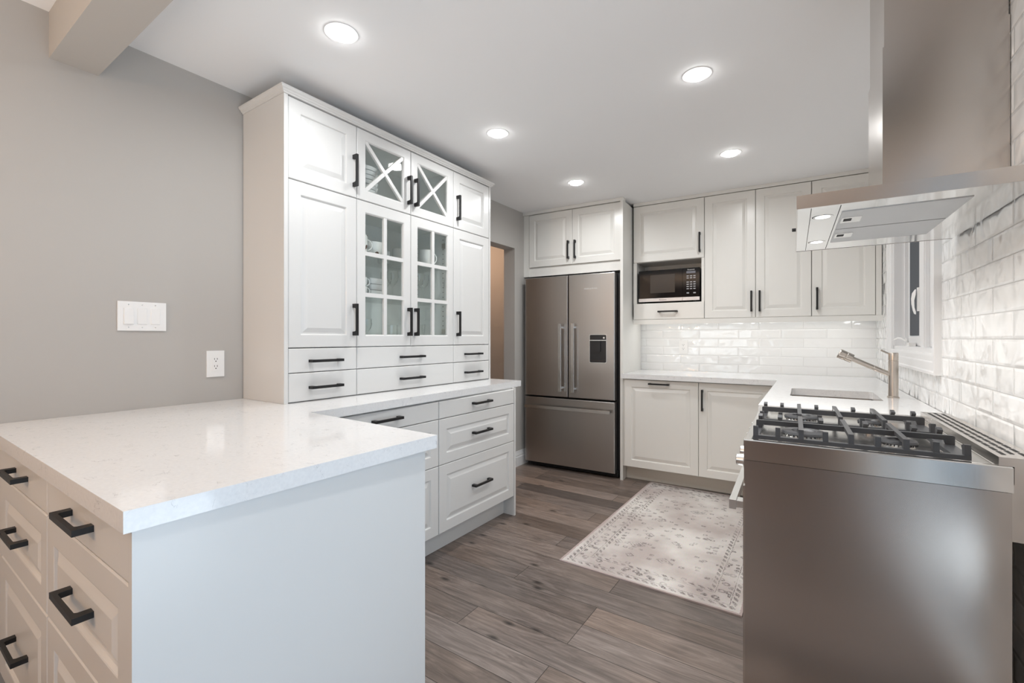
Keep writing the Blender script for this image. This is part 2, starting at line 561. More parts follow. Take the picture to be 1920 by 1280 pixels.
M['displaym'] = mat('clock_display', (0.16, 0.17, 0.20), 0.2)
M['keys'] = mat('key_print_grey', (0.42, 0.42, 0.44), 0.5)
M['lettering'] = mat('pale_lettering', (0.75, 0.75, 0.74), 0.4)
M['letterdark'] = mat('dark_lettering', (0.06, 0.06, 0.07), 0.4)
M['bulbshade'] = mat('linen_shade', (0.75, 0.65, 0.52), 0.8)


def cup_print():
    m, t, b, o = nt('china_with_brown_leaf_print')
    tc = N(t, 'ShaderNodeTexCoord')
    v = N(t, 'ShaderNodeTexVoronoi', i_Scale=26.0, i_Randomness=1.0)
    t.links.new(tc.outputs['Object'], v.inputs['Vector'])
    r = N(t, 'ShaderNodeMapRange')
    r.inputs['From Min'].default_value = 0.30
    r.inputs['From Max'].default_value = 0.33
    t.links.new(v.outputs['Distance'], r.inputs['Value'])
    mx = N(t, 'ShaderNodeMix', data_type='RGBA')
    mx.inputs['A'].default_value = (0.10, 0.05, 0.03, 1)
    mx.inputs['B'].default_value = (0.84, 0.84, 0.82, 1)
    t.links.new(r.outputs['Result'], mx.inputs['Factor'])
    t.links.new(mx.outputs['Result'], b.inputs['Base Color'])
    b.inputs['Roughness'].default_value = 0.15
    return m


M['cupprint'] = cup_print()


# ------------------------------------------------------------------ mesh helpers
class MB:
    def __init__(self):
        self.bm = bmesh.new()

    def _bevel(self, faces, bev, seg):
        if bev <= 0:
            return
        edges = set()
        for f in faces:
            for e in f.edges:
                edges.add(e)
        edges = [e for e in edges if len(e.link_faces) == 2 and e.calc_face_angle(0) > 0.5]
        bmesh.ops.bevel(self.bm, geom=edges, offset=bev, segments=seg, profile=0.5, affect='EDGES', clamp_overlap=True)

    def box(self, x0, x1, y0, y1, z0, z1, bev=0.0, seg=1, m=None):
        x0, x1 = min(x0, x1), max(x0, x1)
        y0, y1 = min(y0, y1), max(y0, y1)
        z0, z1 = min(z0, z1), max(z0, z1)
        f = m or (lambda a, b, c: Vector((a, b, c)))
        c = [f(x, y, z) for x in (x0, x1) for y in (y0, y1) for z in (z0, z1)]
        v = [self.bm.verts.new(p) for p in c]
        q = ((0, 1, 3, 2), (4, 6, 7, 5), (0, 4, 5, 1), (2, 3, 7, 6), (0, 2, 6, 4), (1, 5, 7, 3))
        fs = [self.bm.faces.new([v[i] for i in k]) for k in q]
        self._bevel(fs, bev, seg)
        return self

    def loft(self, loops, caps=(True, True), cyc=False):
        rows = [[self.bm.verts.new(p) for p in lp] for lp in loops]
        n = len(rows[0])
        pairs = list(zip(rows, rows[1:]))
        if cyc:
            pairs.append((rows[-1], rows[0]))
        for a, b in pairs:
            for i in range(n):
                j = (i + 1) % n
                try:
                    self.bm.faces.new((a[i], a[j], b[j], b[i]))
                except ValueError:
                    pass
        if not cyc:
            if caps[0]:
                self.bm.faces.new(list(reversed(rows[0])))
            if caps[1]:
                self.bm.faces.new(rows[-1])
        return self

    def prism(self, poly, f, d0, d1, bev=0.0, seg=1):
        """poly of (a, b); f(a, b, d) -> Vector"""
        a = [self.bm.verts.new(f(p[0], p[1], d0)) for p in poly]
        b = [self.bm.verts.new(f(p[0], p[1], d1)) for p in poly]
        n = len(poly)
        fs = [self.bm.faces.new(a), self.bm.faces.new(list(reversed(b)))]
        for i in range(n):
            j = (i + 1) % n
            fs.append(self.bm.faces.new((a[i], b[i], b[j], a[j])))
        self._bevel(fs, bev, seg)
        return self

    def slab(self, outer, z0, z1, holes=(), bev=0.0):
        """flat slab with holes"""
        if not holes:
            return self.prism(outer, lambda a, b, d: Vector((a, b, d)), z0, z1, bev)
        for z, flip in ((z0, True), (z1, False)):
            edges = []
            for lp in [outer] + list(holes):
                vs = [self.bm.verts.new((p[0], p[1], z)) for p in lp]
                for i in range(len(vs)):
                    edges.append(self.bm.edges.new((vs[i], vs[(i + 1) % len(vs)])))
            bmesh.ops.triangle_fill(self.bm, edges=edges, use_beauty=True, use_dissolve=False)
        for lp in [outer] + list(holes):
            n = len(lp)
            for i in range(n):
                p, q = lp[i], lp[(i + 1) % n]
                vs = [self.bm.verts.new((p[0], p[1], z0)), self.bm.verts.new((q[0], q[1], z0)),
                      self.bm.verts.new((q[0], q[1], z1)), self.bm.verts.new((p[0], p[1], z1))]
                self.bm.faces.new(vs)
        bmesh.ops.remove_doubles(self.bm, verts=self.bm.verts[:], dist=1e-5)
        return self

    def cyl(self, p0, p1, r0, r1=None, n=24, caps=True):
        r1 = r0 if r1 is None else r1
        p0, p1 = Vector(p0), Vector(p1)
        d = (p1 - p0).normalized()
        u = d.orthogonal().normalized()
        w = d.cross(u)
        lo = [[p + (u * math.cos(2 * math.pi * i / n) + w * math.sin(2 * math.pi * i / n)) * r for i in range(n)] for p, r in ((p0, r0), (p1, r1))]
        self.loft(lo, (caps, caps))
        return self

    def rod(self, p0, p1, rs, n=24):
        """stepped rod: rs = [(t, r), ...] along p0 -> p1"""
        p0, p1 = Vector(p0), Vector(p1)
        d = (p1 - p0).normalized()
        u = d.orthogonal().normalized()
        w = d.cross(u)
        lo = [[p0.lerp(p1, tt) + (u * math.cos(2 * math.pi * i / n) + w * math.sin(2 * math.pi * i / n)) * r for i in range(n)] for tt, r in rs]
        self.loft(lo)
        return self

    def lathe(self, prof, c, n=28, close=False):
        lo = [[Vector((c[0] + r * math.cos(2 * math.pi * i / n), c[1] + r * math.sin(2 * math.pi * i / n), c[2] + z)) for i in range(n)] for r, z in prof]
        self.loft(lo, (True, True))
        return self

    def tube(self, pts, r, n=10):
        pts = [Vector(p) for p in pts]
        lo = []
        ref = None
        for i, p in enumerate(pts):
            d = (pts[min(i + 1, len(pts) - 1)] - pts[max(i - 1, 0)]).normalized()
            u = d.orthogonal().normalized() if ref is None else (ref - d * ref.dot(d)).normalized()
            ref = u
            w = d.cross(u)
            lo.append([p + (u * math.cos(2 * math.pi * k / n) + w * math.sin(2 * math.pi * k / n)) * r for k in range(n)])
        self.loft(lo)
        return self

    def build(self, name, m, root=None, fr='W', smooth=False, label=None, parent=None, loc=(0, 0, 0)):
        me = bpy.data.meshes.new(name)
        bmesh.ops.recalc_face_normals(self.bm, faces=self.bm.faces[:])
        org = Vector(ORG[root.name]) if root is not None else Vector(loc)
        bmesh.ops.translate(self.bm, verts=self.bm.verts[:], vec=-org)
        if smooth:
            for f in self.bm.faces:
                f.smooth = True
            for e in self.bm.edges:
                if len(e.link_faces) == 2 and e.calc_face_angle(0) > 0.6:
                    e.smooth = False
        self.bm.to_mesh(me)
        self.bm.free()
        me.materials.append(M[m] if isinstance(m, str) else m)
        o = bpy.data.objects.new(name, me)
        COL.objects.link(o)
        if root is not None:
            o.parent = parent or root
        else:
            o.location = to_world(fr, org)
            o.rotation_euler = (0, 0, FR[fr][1])
        if label:
            o['label'] = label
        return o


ORG = {}


def thing(name, label, cat, fr, loc, group=None):
    o = bpy.data.objects.new(name, None)
    o.empty_display_size = 0.1
    COL.objects.link(o)
    o.location = to_world(fr, loc)
    o.rotation_euler = (0, 0, FR[fr][1])
    o['label'] = label
    o['category'] = cat
    if group:
        o['group'] = group
    ORG[o.name] = tuple(loc)
    return o


def tag(o, label, cat, group=None):
    o['label'] = label
    o['category'] = cat
    if group:
        o['group'] = group
    return o


def struct(o):
    o['kind'] = 'structure'
    return o


def face(O, U, W):
    """map (u, v, w) -> across, up, out of the face"""
    O, U, W = Vector(O), Vector(U), Vector(W)
    Z = Vector((0, 0, 1))
    return lambda u, v, w: O + U * u + Z * v + W * w


def rect(m, u0, u1, v0, v1, w):
    return [m(u0, v0, w), m(u1, v0, w), m(u1, v1, w), m(u0, v1, w)]


def panel_front(m, u0, u1, v0, v1, th=0.02, st=0.058, rs=None):
    """door or drawer front with a raised centre panel"""
    rs = rs or st
    b = MB()
    lo = []
    for ins, w in ((0, 0), (0, th - 0.003), (0.003, th)):
        lo.append(rect(m, u0 + ins, u1 - ins, v0 + ins, v1 - ins, w))
    for e, w in ((0, th), (0.003, th - 0.001), (0.007, th - 0.0075), (0.013, th - 0.0075), (0.034, th - 0.0005), (0.036, th)):
        lo.append(rect(m, u0 + st + e, u1 - st - e, v0 + rs + e, v1 - rs - e, w))
    b.loft(lo)
    return b


def slab_front(m, u0, u1, v0, v1, th=0.02):
    b = MB()
    lo = [rect(m, u0 + i, u1 - i, v0 + i, v1 - i, w) for i, w in ((0, 0), (0, th - 0.004), (0.0015, th - 0.0012), (0.004, th))]
    b.loft(lo)
    return b


def frame_front(m, u0, u1, v0, v1, th=0.02, st=0.056, rs=None):
    rs = rs or st
    b = MB()
    lo = [rect(m, u0 + i, u1 - i, v0 + i, v1 - i, w) for i, w in ((0, 0), (0, th - 0.003), (0.003, th))]
    lo += [rect(m, u0 + st + i, u1 - st - i, v0 + rs + i, v1 - rs - i, w) for i, w in ((0, th), (0.003, th - 0.001), (0.008, th - 0.007), (0.008, 0.0))]
    b.loft(lo, cyc=True)
    return b


def handle(m, u, v, vert, L=0.165, w0=0.02, root=None, parent=None, mat_='black'):
    """flat bar pull on two feet"""
    h = L / 2
    o = 0.034
    pr = [(-h, 0), (-h, o), (h, o), (h, 0), (h - 0.020, 0), (h - 0.022, o - 0.013), (h - 0.026, o - 0.009), (-h + 0.026, o - 0.009), (-h + 0.022, o - 0.013), (-h + 0.020, 0)]
    b = MB()
    s = 0.0065
    if vert:
        b.prism(pr, lambda a, c, d: m(u + d, v + a, w0 + c), -s, s, 0.001)
    else:
        b.prism(pr, lambda a, c, d: m(u + a, v + d, w0 + c), -s, s, 0.001)
    return b.build('handle', mat_, root, parent=parent)


# ------------------------------------------------------------------ the room
XW = -2.384      # left wall, L frame
b = MB()
b.box(-3.9, 1.6, -3.6, 5.2, -0.08, 0.0)
struct(b.build('floor', 'floor', fr='L'))
b = MB()
b.box(-3.9, 1.6, -3.6, 5.2, 2.44, 2.52)
struct(b.build('ceiling', 'ceiling', fr='L'))
# left wall with the hall opening
OY0, OY1, OZ = 2.84, 3.58, 2.073
b = MB()
b.box(XW - 0.125, XW, -3.3, OY0, 0, 2.44)
b.box(XW - 0.125, XW, OY1, 4.75, 0, 2.44)
b.box(XW - 0.125, XW, OY0, OY1, OZ, 2.44)
struct(b.build('wall_left', 'wall', fr='L'))
b = MB()
b.box(-2.27, 0.85, 4.42, 4.54, 0, 2.44)
struct(b.build('wall_back', 'tileB', fr='W'))
# right wall with the window hole (R frame: x = 0 is the tiled face)
PY0, PY1 = -5.20, -3.30       # patio door
WY0, WY1, WZ0, WZ1 = -1.845, -0.775, 1.155, 2.10
b = MB()
b.box(0, 0.14, PY1, WY0, 0, 2.44)
b.box(0, 0.14, WY1, 0.12, 0, 2.44)
b.box(0, 0.14, WY0, WY1, 0, WZ0)
b.box(0, 0.14, WY0, WY1, WZ1, 2.44)
struct(b.build('wall_right', 'tileR', fr='R'))
b = MB()
b.box(0, 0.14, -7.7, PY0, 0, 2.44)
b.box(0, 0.14, PY0, PY1, 2.08, 2.44)
struct(b.build('wall_side', 'wall', fr='R'))
b = MB()
b.box(-2.6, -2.1, -3.32, -3.2, 0, 2.44)
b.box(-0.6, 1.0, -3.32, -3.2, 0, 2.44)
b.box(-2.1, -0.6, -3.32, -3.2, 0, 0.6)
b.box(-2.1, -0.6, -3.32, -3.2, 2.1, 2.44)
struct(b.build('wall_rear', mat('brown_paint', (0.13, 0.08, 0.06), 0.7), fr='W'))
# hall beyond the opening
b = MB()
b.box(-3.75, -3.62, 1.6, 5.0, 0, 2.44)
struct(b.build('wall_hall', 'wall', fr='L'))
b = MB()
b.box(-3.62, XW - 0.125, 4.28, 4.4, 0, 2.44)
struct(b.build('wall_hall_end', 'wall', fr='L'))
b = MB()
b.box(-3.62, XW - 0.125, 1.6, 1.72, 0, 2.44)
struct(b.build('wall_hall_front', 'wall', fr='L'))
# dropped beam
b = MB()
b.box(XW, 1.2, 0.437, 0.578, 2.268, 2.44)
struct(b.build('beam', 'wall', fr='L'))


def baseboard(name, fr, x0, x1, y0, y1, axis):
    b = MB()
    pr = [(0, 0), (0.016, 0), (0.016, 0.085), (0.012, 0.095), (0.013, 0.105), (0.008, 0.125), (0.006, 0.142), (0, 0.142)]
    b.prism(pr, lambda a, c, d: Vector((x0 + a, d, c)), y0, y1)
    o = b.build(name, 'trimw', fr=fr)
    return struct(o)


baseboard('baseboard_left', 'L', XW, 0, OY1, 3.80, 'y')
baseboard('baseboard_hall', 'L', -3.62, 0, 1.75, 4.27, 'y')

# window_1
b = MB()
cw = 0.088


def casing_profile(b, y0, y1, z0, z1):
    prof = [(0.0, 0.0), (-0.024, 0.0), (-0.024, 0.010), (-0.019, 0.016), (-0.019, 0.05), (-0.016, 0.056), (-0.016, 0.078), (-0.011, 0.088), (0.0, 0.088)]
    lo = []
    for x, i in prof:
        lo.append([Vector((x, y0 + i, z0 + i)), Vector((x, y1 - i, z0 + i)), Vector((x, y1 - i, z1 - i)), Vector((x, y0 + i, z1 - i))])
    b.loft(lo, cyc=True)


casing_profile(b, WY0 - cw, WY1 + cw, WZ0 - cw, WZ1 + cw)
win = struct(b.build('window_1', 'trimw', fr='R'))
ORG[win.name] = (0, 0, 0)


def wpart(b, name, m, smooth=False, parent=None):
    o = b.build(name, m, win, smooth=smooth)
    if parent:
        o.parent = parent
    return o


b = MB()
for (y0, y1, z0, z1) in ((WY0, WY0 + 0.02, WZ0, WZ1), (WY1 - 0.02, WY1, WZ0, WZ1), (WY0, WY1, WZ0, WZ0 + 0.02), (WY0, WY1, WZ1 - 0.02, WZ1)):
    b.box(0.0, 0.115, y0, y1, z0, z1)
b.box(0.045, 0.115, -1.345, -1.275, WZ0, WZ1, 0.003)
for y0, y1 in ((WY0 + 0.02, -1.345), (-1.275, WY1 - 0.02)):
    b.box(0.05, 0.115, y0, y0 + 0.012, WZ0 + 0.02, WZ1 - 0.02, 0.002)
    b.box(0.05, 0.115, y1 - 0.012, y1, WZ0 + 0.02, WZ1 - 0.02, 0.002)
wpart(b, 'window_frame', 'trimw')
for y0, y1 in ((WY0 + 0.034, -1.359), (-1.261, WY1 - 0.034)):
    b = MB()
    far = y1 > -1
    mm = lambda u, v, w: Vector((0.10 - w, u, v))
    sl, sr = (0.16, 0.016) if far else (0.05, 0.05)
    z0, z1 = WZ0 + 0.022, WZ1 - 0.022
    lo = [rect(mm, y0, y1, z0, z1, 0), rect(mm, y0, y1, z0, z1, 0.034), rect(mm, y0 + sl - 0.01, y1 - sr + 0.008, z0 + 0.05, z1 - 0.05, 0.034),
          rect(mm, y0 + sl, y1 - sr, z0 + 0.06, z1 - 0.06, 0.024), rect(mm, y0 + sl, y1 - sr, z0 + 0.06, z1 - 0.06, 0)]
    b.loft(lo, cyc=True)
    sash = wpart(b, 'sash', 'trimw')
    b = MB()
    b.box(0.080, 0.083, y0 + sl, y1 - sr, z0 + 0.06, z1 - 0.06)
    wpart(b, 'pane', 'winglass', parent=sash)
    b = MB()
    b.box(0.070, 0.072, y0 + sl, y1 - sr, z0 + 0.06, z1 - 0.06)
    wpart(b, 'insect_screen', 'screen', parent=sash)
    if far:
        # lever lock on the near stile
        b = MB()
        yl = y0 + sl - 0.02
        b.box(0.056, 0.066, yl - 0.012, yl + 0.014, 1.37, 1.50, 0.003)
        lev = [(0.0, 1.49), (-0.02, 1.47), (-0.026, 1.44), (-0.024, 1.41), (-0.014, 1.375), (-0.004, 1.355), (0.006, 1.352), (0.006, 1.365), (-0.004, 1.39), (-0.006, 1.43), (0.004, 1.46), (0.006, 1.49)]
        b.prism(lev, lambda a, c, d: Vector((0.046 + a * 0.5, yl - a * 0.6 + d, c)), -0.006, 0.006, 0.002)
        wpart(b, 'lock_lever', 'plate', parent=sash)
        b = MB()
        b.box(0.03, 0.06, -1.06, -0.98, WZ0 + 0.02, WZ0 + 0.04, 0.004)
        b.tube([(0.03, -1.0, WZ0 + 0.045), (0.012, -0.99, WZ0 + 0.062), (-0.004, -0.96, WZ0 + 0.066), (-0.012, -0.92, WZ0 + 0.058)], 0.006)
        b.tube([(0.03, -1.03, WZ0 + 0.045), (0.018, -1.06, WZ0 + 0.06), (0.012, -1.10, WZ0 + 0.056)], 0.006)
        wpart(b, 'crank', 'plate', smooth=True, parent=sash)

# patio door in the side wall and an unseen window added behind the camera for light
b = MB()
mm = lambda u, v, w: Vector((0.06 - w, u, v))
for y0, y1 in ((PY0, -4.23), (-4.27, PY1)):
    lo = [rect(mm, y0, y1, 0.0, 2.08, w) for w in (0, 0.05)] + [rect(mm, y0 + 0.08, y1 - 0.08, 0.1, 2.0, w) for w in (0.05, 0)]
    b.loft(lo, cyc=True)
pd = struct(b.build('door_1', 'trimw', fr='R'))
ORG[pd.name] = (0, 0, 0)
b = MB()
b.box(0.034, 0.038, PY0 + 0.08, PY1 - 0.08, 0.1, 2.0)
b.build('glass_pane', 'winglass', pd)
b = MB()
mm = lambda u, v, w: Vector((u, -3.26 + w, v))
for x0, x1 in ((-2.1, -1.35), (-1.35, -0.6)):
    lo = [rect(mm, x0, x1, 0.6, 2.1, w) for w in (0, 0.05)] + [rect(mm, x0 + 0.07, x1 - 0.07, 0.67, 2.03, w) for w in (0.05, 0)]
    b.loft(lo, cyc=True)
w2 = struct(b.build('window_2', 'trimw', fr='W'))
ORG[w2.name] = (0, 0, 0)
b = MB()
b.box(-2.03, -0.67, -3.236, -3.232, 0.67, 2.03)
b.build('pane', 'winglass', w2)

b = MB()
b.box(0.145, 6.0, -9.0, 1.0, -0.2, -0.1)
struct(b.build('ground', mat('pale_concrete', (0.55, 0.56, 0.58), 0.8, var=0.08), fr='R'))

# ------------------------------------------------------------------ hutch (L frame, front faces +x at x = -2.01)
XF = -2.03
mh = face((XF, 0, 0), (0, 1, 0), (1, 0, 0))       # u = y, v = z, w = out
XB = XW + 0.004
Z0, Z1 = 0.9215, 2.336
G = 0.0015


def carcass(root, y0, y1, z0, z1, shelves=(), depth_in=True, back='cabin'):
    b = MB()
    t = 0.016
    b.box(XB, XF - 0.002, y0, y0 + t, z0, z1)
    b.box(XB, XF - 0.002, y1 - t, y1, z0, z1)
    b.box(XB, XF - 0.002, y0 + t, y1 - t, z0, z0 + t)
    b.box(XB, XF - 0.002, y0 + t, y1 - t, z1 - t, z1)
    b.box(XB, XB + 0.006, y0 + t, y1 - t, z0 + t, z1 - t)
    b.build('carcass', 'cabin', root)


def hutch_side(y0, y1, hy, label):
    r = thing('cabinet', label, 'cabinet', 'L', (XF, y0, Z0), 'white hutch cabinets on the worktop')
    carcass(r, y0, y1, Z0, Z1)
    a, c = y0 + G, y1 - G
    for i, (z0, z1) in enumerate(((0.9235, 1.0565), (1.0595, 1.1725))):
        d = slab_front(mh, a, c, z0, z1).build('drawer', 'cab', r)
        handle(mh, (y0 + y1) / 2, (z0 + z1) / 2 - 0.004, False, 0.172, root=r, parent=d)
    d = panel_front(mh, a, c, 1.1765, 1.953).build('door', 'cab', r)
    handle(mh, hy, 1.317, True, root=r, parent=d)
    d = panel_front(mh, a, c, 1.957, 2.332).build('door', 'cab', r)
    handle(mh, hy, 2.093, True, root=r, parent=d)
    return r


hutch_side(1.147, 1.521, 1.500, 'white hutch cabinet column next to the beige wall, two solid doors over two drawers')
hutch_side(2.285, 2.676, 2.318, 'narrow white hutch cabinet column at the hall end, solid doors over two drawers')

r = thing('display_cabinet', 'white display cabinet with four glass doors in the middle of the hutch', 'cabinet', 'L', (XF, 1.521, Z0), 'white hutch cabinets on the worktop')
carcass(r, 1.521, 2.285, Z0, Z1)
for z0, z1 in ((0.9235, 1.0565), (1.0595, 1.1725)):
    d = slab_front(mh, 1.5225, 2.2835, z0, z1).build('drawer', 'cab', r)
    handle(mh, 1.905, (z0 + z1) / 2 - 0.004, False, 0.18, root=r, parent=d)
for k, (a, c, hy) in enumerate(((1.5225, 1.9015, 1.880), (1.9045, 2.2835, 1.935))):
    st = 0.050
    # lower glazed door with six lights
    d = frame_front(mh, a, c, 1.1765, 1.953, st=st, rs=0.056).build('door', 'cab', r)
    b = MB()
    i0, i1, j0, j1 = a + st, c - st, 1.2325, 1.897
    mid = (i0 + i1) / 2
    b.box(mid - 0.011, mid + 0.011, j0, j1, 0.002, 0.018, 0.003, m=mh)
    for q in (1, 2):
        zz = j0 + (j1 - j0) * q / 3
        b.box(i0, mid - 0.011, zz - 0.011, zz + 0.011, 0.002, 0.018, 0.003, m=mh)
        b.box(mid + 0.011, i1, zz - 0.011, zz + 0.011, 0.002, 0.018, 0.003, m=mh)
    b.build('glazing_bars', 'cab', r, parent=d)
    b = MB()
    b.box(i0 - 0.002, i1 + 0.002, j0 - 0.002, j1 + 0.002, 0.004, 0.008, m=mh)
    b.build('pane', 'glass', r, parent=d)
    handle(mh, hy, 1.317, True, root=r, parent=d)
    # upper glazed door with crossed bars
    d = frame_front(mh, a, c, 1.957, 2.332, st=st, rs=0.05).build('door', 'cab', r)
    i0, i1, j0, j1 = a + st + 0.004, c - st - 0.004, 2.011, 2.278
    b = MB()
    for s in (1, -1):
        p = Vector((i0, j0 if s > 0 else j1))
        q = Vector((i1, j1 if s > 0 else j0))
        dd = (q - p).normalized()
        nn = Vector((-dd.y, dd.x)) * 0.010
        poly = [p + nn, p - nn, q - nn, q + nn]
        ww = 0.0 if s > 0 else 0.0012
        b.prism([tuple(x) for x in poly], lambda u, v, w: mh(u, v, w), 0.002, 0.0165 + ww, 0.003)
    b.build('crossed_bars', 'cab', r, parent=d)
    b = MB()
    b.box(i0 - 0.006, i1 + 0.006, j0 - 0.006, j1 + 0.006, 0.004, 0.008, m=mh)
    b.build('pane', 'glass', r, parent=d)
    handle(mh, hy, 2.093, True, root=r, parent=d)
SH1, SH2 = 1.455, 1.685
for zs in (SH1, SH2):
    b = MB()
    b.box(XB + 0.008, XF - 0.03, 1.538, 2.268, zs - 0.008, zs, 0.001)
    b.build('shelf', 'glass', r, label='clear glass shelf')
for zs in (1.178, 1.955):
    b = MB()
    b.box(XB + 0.008, XF - 0.004, 1.5375, 2.2685, zs - 0.014, zs + 0.002)
    b.build('shelf', 'cabin', r)
b = MB()
for yy in (2.2675,):
    for xx in (XB + 0.05, XF - 0.06):
        for q in range(24):
            z = 1.24 + q * 0.032
            b.cyl((xx, yy, z), (xx, yy + 0.003, z), 0.003, n=8)
b.build('peg_hole_pattern', 'dark', r)
for z in (1.82, 1.25):
    b = MB()
    b.box(XF - 0.05, XF - 0.004, 2.245, 2.2685, z, z + 0.03, 0.003)
    b.build('hinge', 'nickel', r)

b = MB()
b.box(XB, -2.0085, 1.127, 1.1455, 0.9205, 2.336, 0.0015)
tag(b.build('cover_panel', 'cab', fr='L', loc=(-2.2, 1.136, 0.92)), 'tall white side panel of the hutch seen beside the beige wall', 'panel')
b = MB()
b.box(XB, -2.0085, 2.6775, 2.692, 0.9205, 2.336, 0.0015)
tag(b.build('cover_panel', 'cab', fr='L', loc=(-2.2, 2.68, 0.92)), 'thin white side panel of the hutch at the hall end', 'panel')
# crown
b = MB()
x1, y0, y1 = -2.0075, 1.126, 2.694
prof = [(0.0, 2.3365), (0.003, 2.3365), (0.005, 2.342), (0.010, 2.345), (0.012, 2.350), (0.019, 2.355), (0.021, 2.359), (0.021, 2.367), (0.0, 2.367)]
lo = []
for i, z in prof:
    lo.append([Vector((XB, y0 - i, z)), Vector((x1 + i, y0 - i, z)), Vector((x1 + i, y1 + i, z)), Vector((XB, y1 + i, z))])
b.loft(lo)
tag(b.build('crown_moulding', 'cab', fr='L', loc=(-2.0, 1.9, 2.3365)), 'white crown moulding running along the top of the hutch', 'moulding')

# ------------------------------------------------------------------ left worktop and base units
b = MB()
poly = [(XW + 0.001, 0.276), (-0.996, 0.274), (-0.979, 1.036), (-1.704, 1.066), (-1.752, 2.712), (XW + 0.001, 2.712)]
b.prism(poly, lambda u, v, d: Vector((u, v, d)), 0.8805, 0.92, 0.0025, 2)
tag(b.build('worktop', 'quartz', fr='L', loc=(-1.6, 0.9, 0.8805)), 'white speckled quartz worktop wrapping from the peninsula to the hutch', 'worktop')

XC = -1.752     # carcass front plane of the base run
mb_ = face((XC, 0, 0), (0, 1, 0), (1, 0, 0))


def drawer_unit(root, m, u0, u1, box, zs):
    b = MB()
    b.box(*box)
    b.build('carcass', 'cab', root)
    for k, (z0, z1) in enumerate(zs):
        a, c = u0 + G, u1 - G
        fb = slab_front(m, a, c, z0, z1) if k == 0 else panel_front(m, a, c, z0, z1)
        d = fb.build('drawer', 'cab', root)
        handle(m, (u0 + u1) / 2, (z0 + z1) / 2 + 0.006, False, 0.172, root=root, parent=d)


ZS = ((0.7735, 0.870), (0.5165, 0.7705), (0.1365, 0.5135))
for (y0, y1, lab) in ((1.849, 2.592, 'white three-drawer base unit under the far end of the hutch worktop'),
                      (1.106, 1.847, 'white three-drawer base unit in the inner corner behind the peninsula')):
    r = thing('drawer_unit', lab, 'drawer unit', 'L', (XC, y0, 0.10), 'drawer units under the hutch')
    drawer_unit(r, mb_, y0, y1, (XB, XC - 0.002, y0 + 0.001, y1 - 0.001, 0.132, 0.879), ZS)
b = MB()
b.box(XB, XC + 0.021, 2.594, 2.612, 0.0, 0.8795, 0.001)
tag(b.build('end_panel', 'cab', fr='L', loc=(-2.0, 2.6, 0)), 'white end panel closing the base run towards the fridge', 'panel')
b = MB()
b.box(XC - 0.085, XC - 0.068, 1.106, 2.593, 0.0, 0.1305, 0.001)
tag(b.build('toe_kick', 'cab', fr='L', loc=(XC, 1.8, 0)), 'white toe kick board below the hutch base drawers', 'toe kick')

# peninsula
YP = 0.310
mp_ = face((0, YP, 0), (1, 0, 0), (0, -1, 0))
ZP = ((0.7785, 0.873), (0.526, 0.7755), (0.1365, 0.523))
for (x0, x1, lab) in ((-1.598, -1.023, 'white peninsula drawer unit nearest the end panel, seen from the dining side'),
                      (-2.175, -1.600, 'white peninsula drawer unit cut off at the left picture edge')):
    r = thing('drawer_unit', lab, 'drawer unit', 'L', (x0, YP, 0.10), 'drawer units of the peninsula')
    drawer_unit(r, mp_, x0, x1, (x0 + 0.001, x1 - 0.001, YP + 0.002, 0.985, 0.132, 0.879), ZP)
b = MB()
b.box(-1.021, -1.003, 0.288, 1.008, 0.0, 0.8795, 0.001)
tag(b.build('end_panel', 'cab', fr='L', loc=(-1.01, 0.65, 0)), 'wide plain white end panel of the peninsula in the foreground', 'panel')
b = MB()
b.box(-2.37, -1.0225, 0.988, 1.006, 0.0, 0.8795, 0.001)
b.box(-2.37, -1.0225, 0.37, 0.388, 0.0, 0.1305)
tag(b.build('back_panel', 'cab', fr='L', loc=(-1.6, 1.0, 0)), 'white back panel of the peninsula facing the kitchen', 'panel')
b = MB()
b.box(-2.37, -2.1765, YP - 0.019, YP, 0.1365, 0.8795)
tag(b.build('filler_strip', 'cab', fr='L', loc=(-2.27, YP, 0.13)), 'white filler strip between peninsula drawers and beige wall', 'panel')

# ------------------------------------------------------------------ fridge wall (W frame)
YF = 3.80
mf = face((0, YF, 0), (1, 0, 0), (0, -1, 0))
r = thing('refrigerator', 'stainless french door fridge with a black water dispenser', 'fridge', 'W', (-1.68, 4.1, 0))
b = MB()
b.box(-2.108, -1.215, YF + 0.085, 4.40, 0.03, 1.79, 0.004)
for x in (-2.05, -1.28):
    for y in (3.95, 4.3):
        b.cyl((x, y, 0.0), (x, y, 0.031), 0.02)
b.build('body', 'blackplastic', r)
b = MB()
b.box(-2.10, -1.225, YF + 0.06, YF + 0.083, 0.012, 0.066)
b.build('kick_grille', 'dark', r)


def fdoor(x0, x1, z0, z1, name, hole=None):
    b = MB()
    th = 0.068
    lo = [rect(mf, x0, x1, z0, z1, -th), rect(mf, x0, x1, z0, z1, -0.008), rect(mf, x0 + 0.002, x1 - 0.002, z0 + 0.002, z1 - 0.002, -0.002), rect(mf, x0 + 0.007, x1 - 0.007, z0 + 0.007, z1 - 0.007, 0.0)]
    b.loft(lo)
    return b.build(name, 'steel_fridge', r)


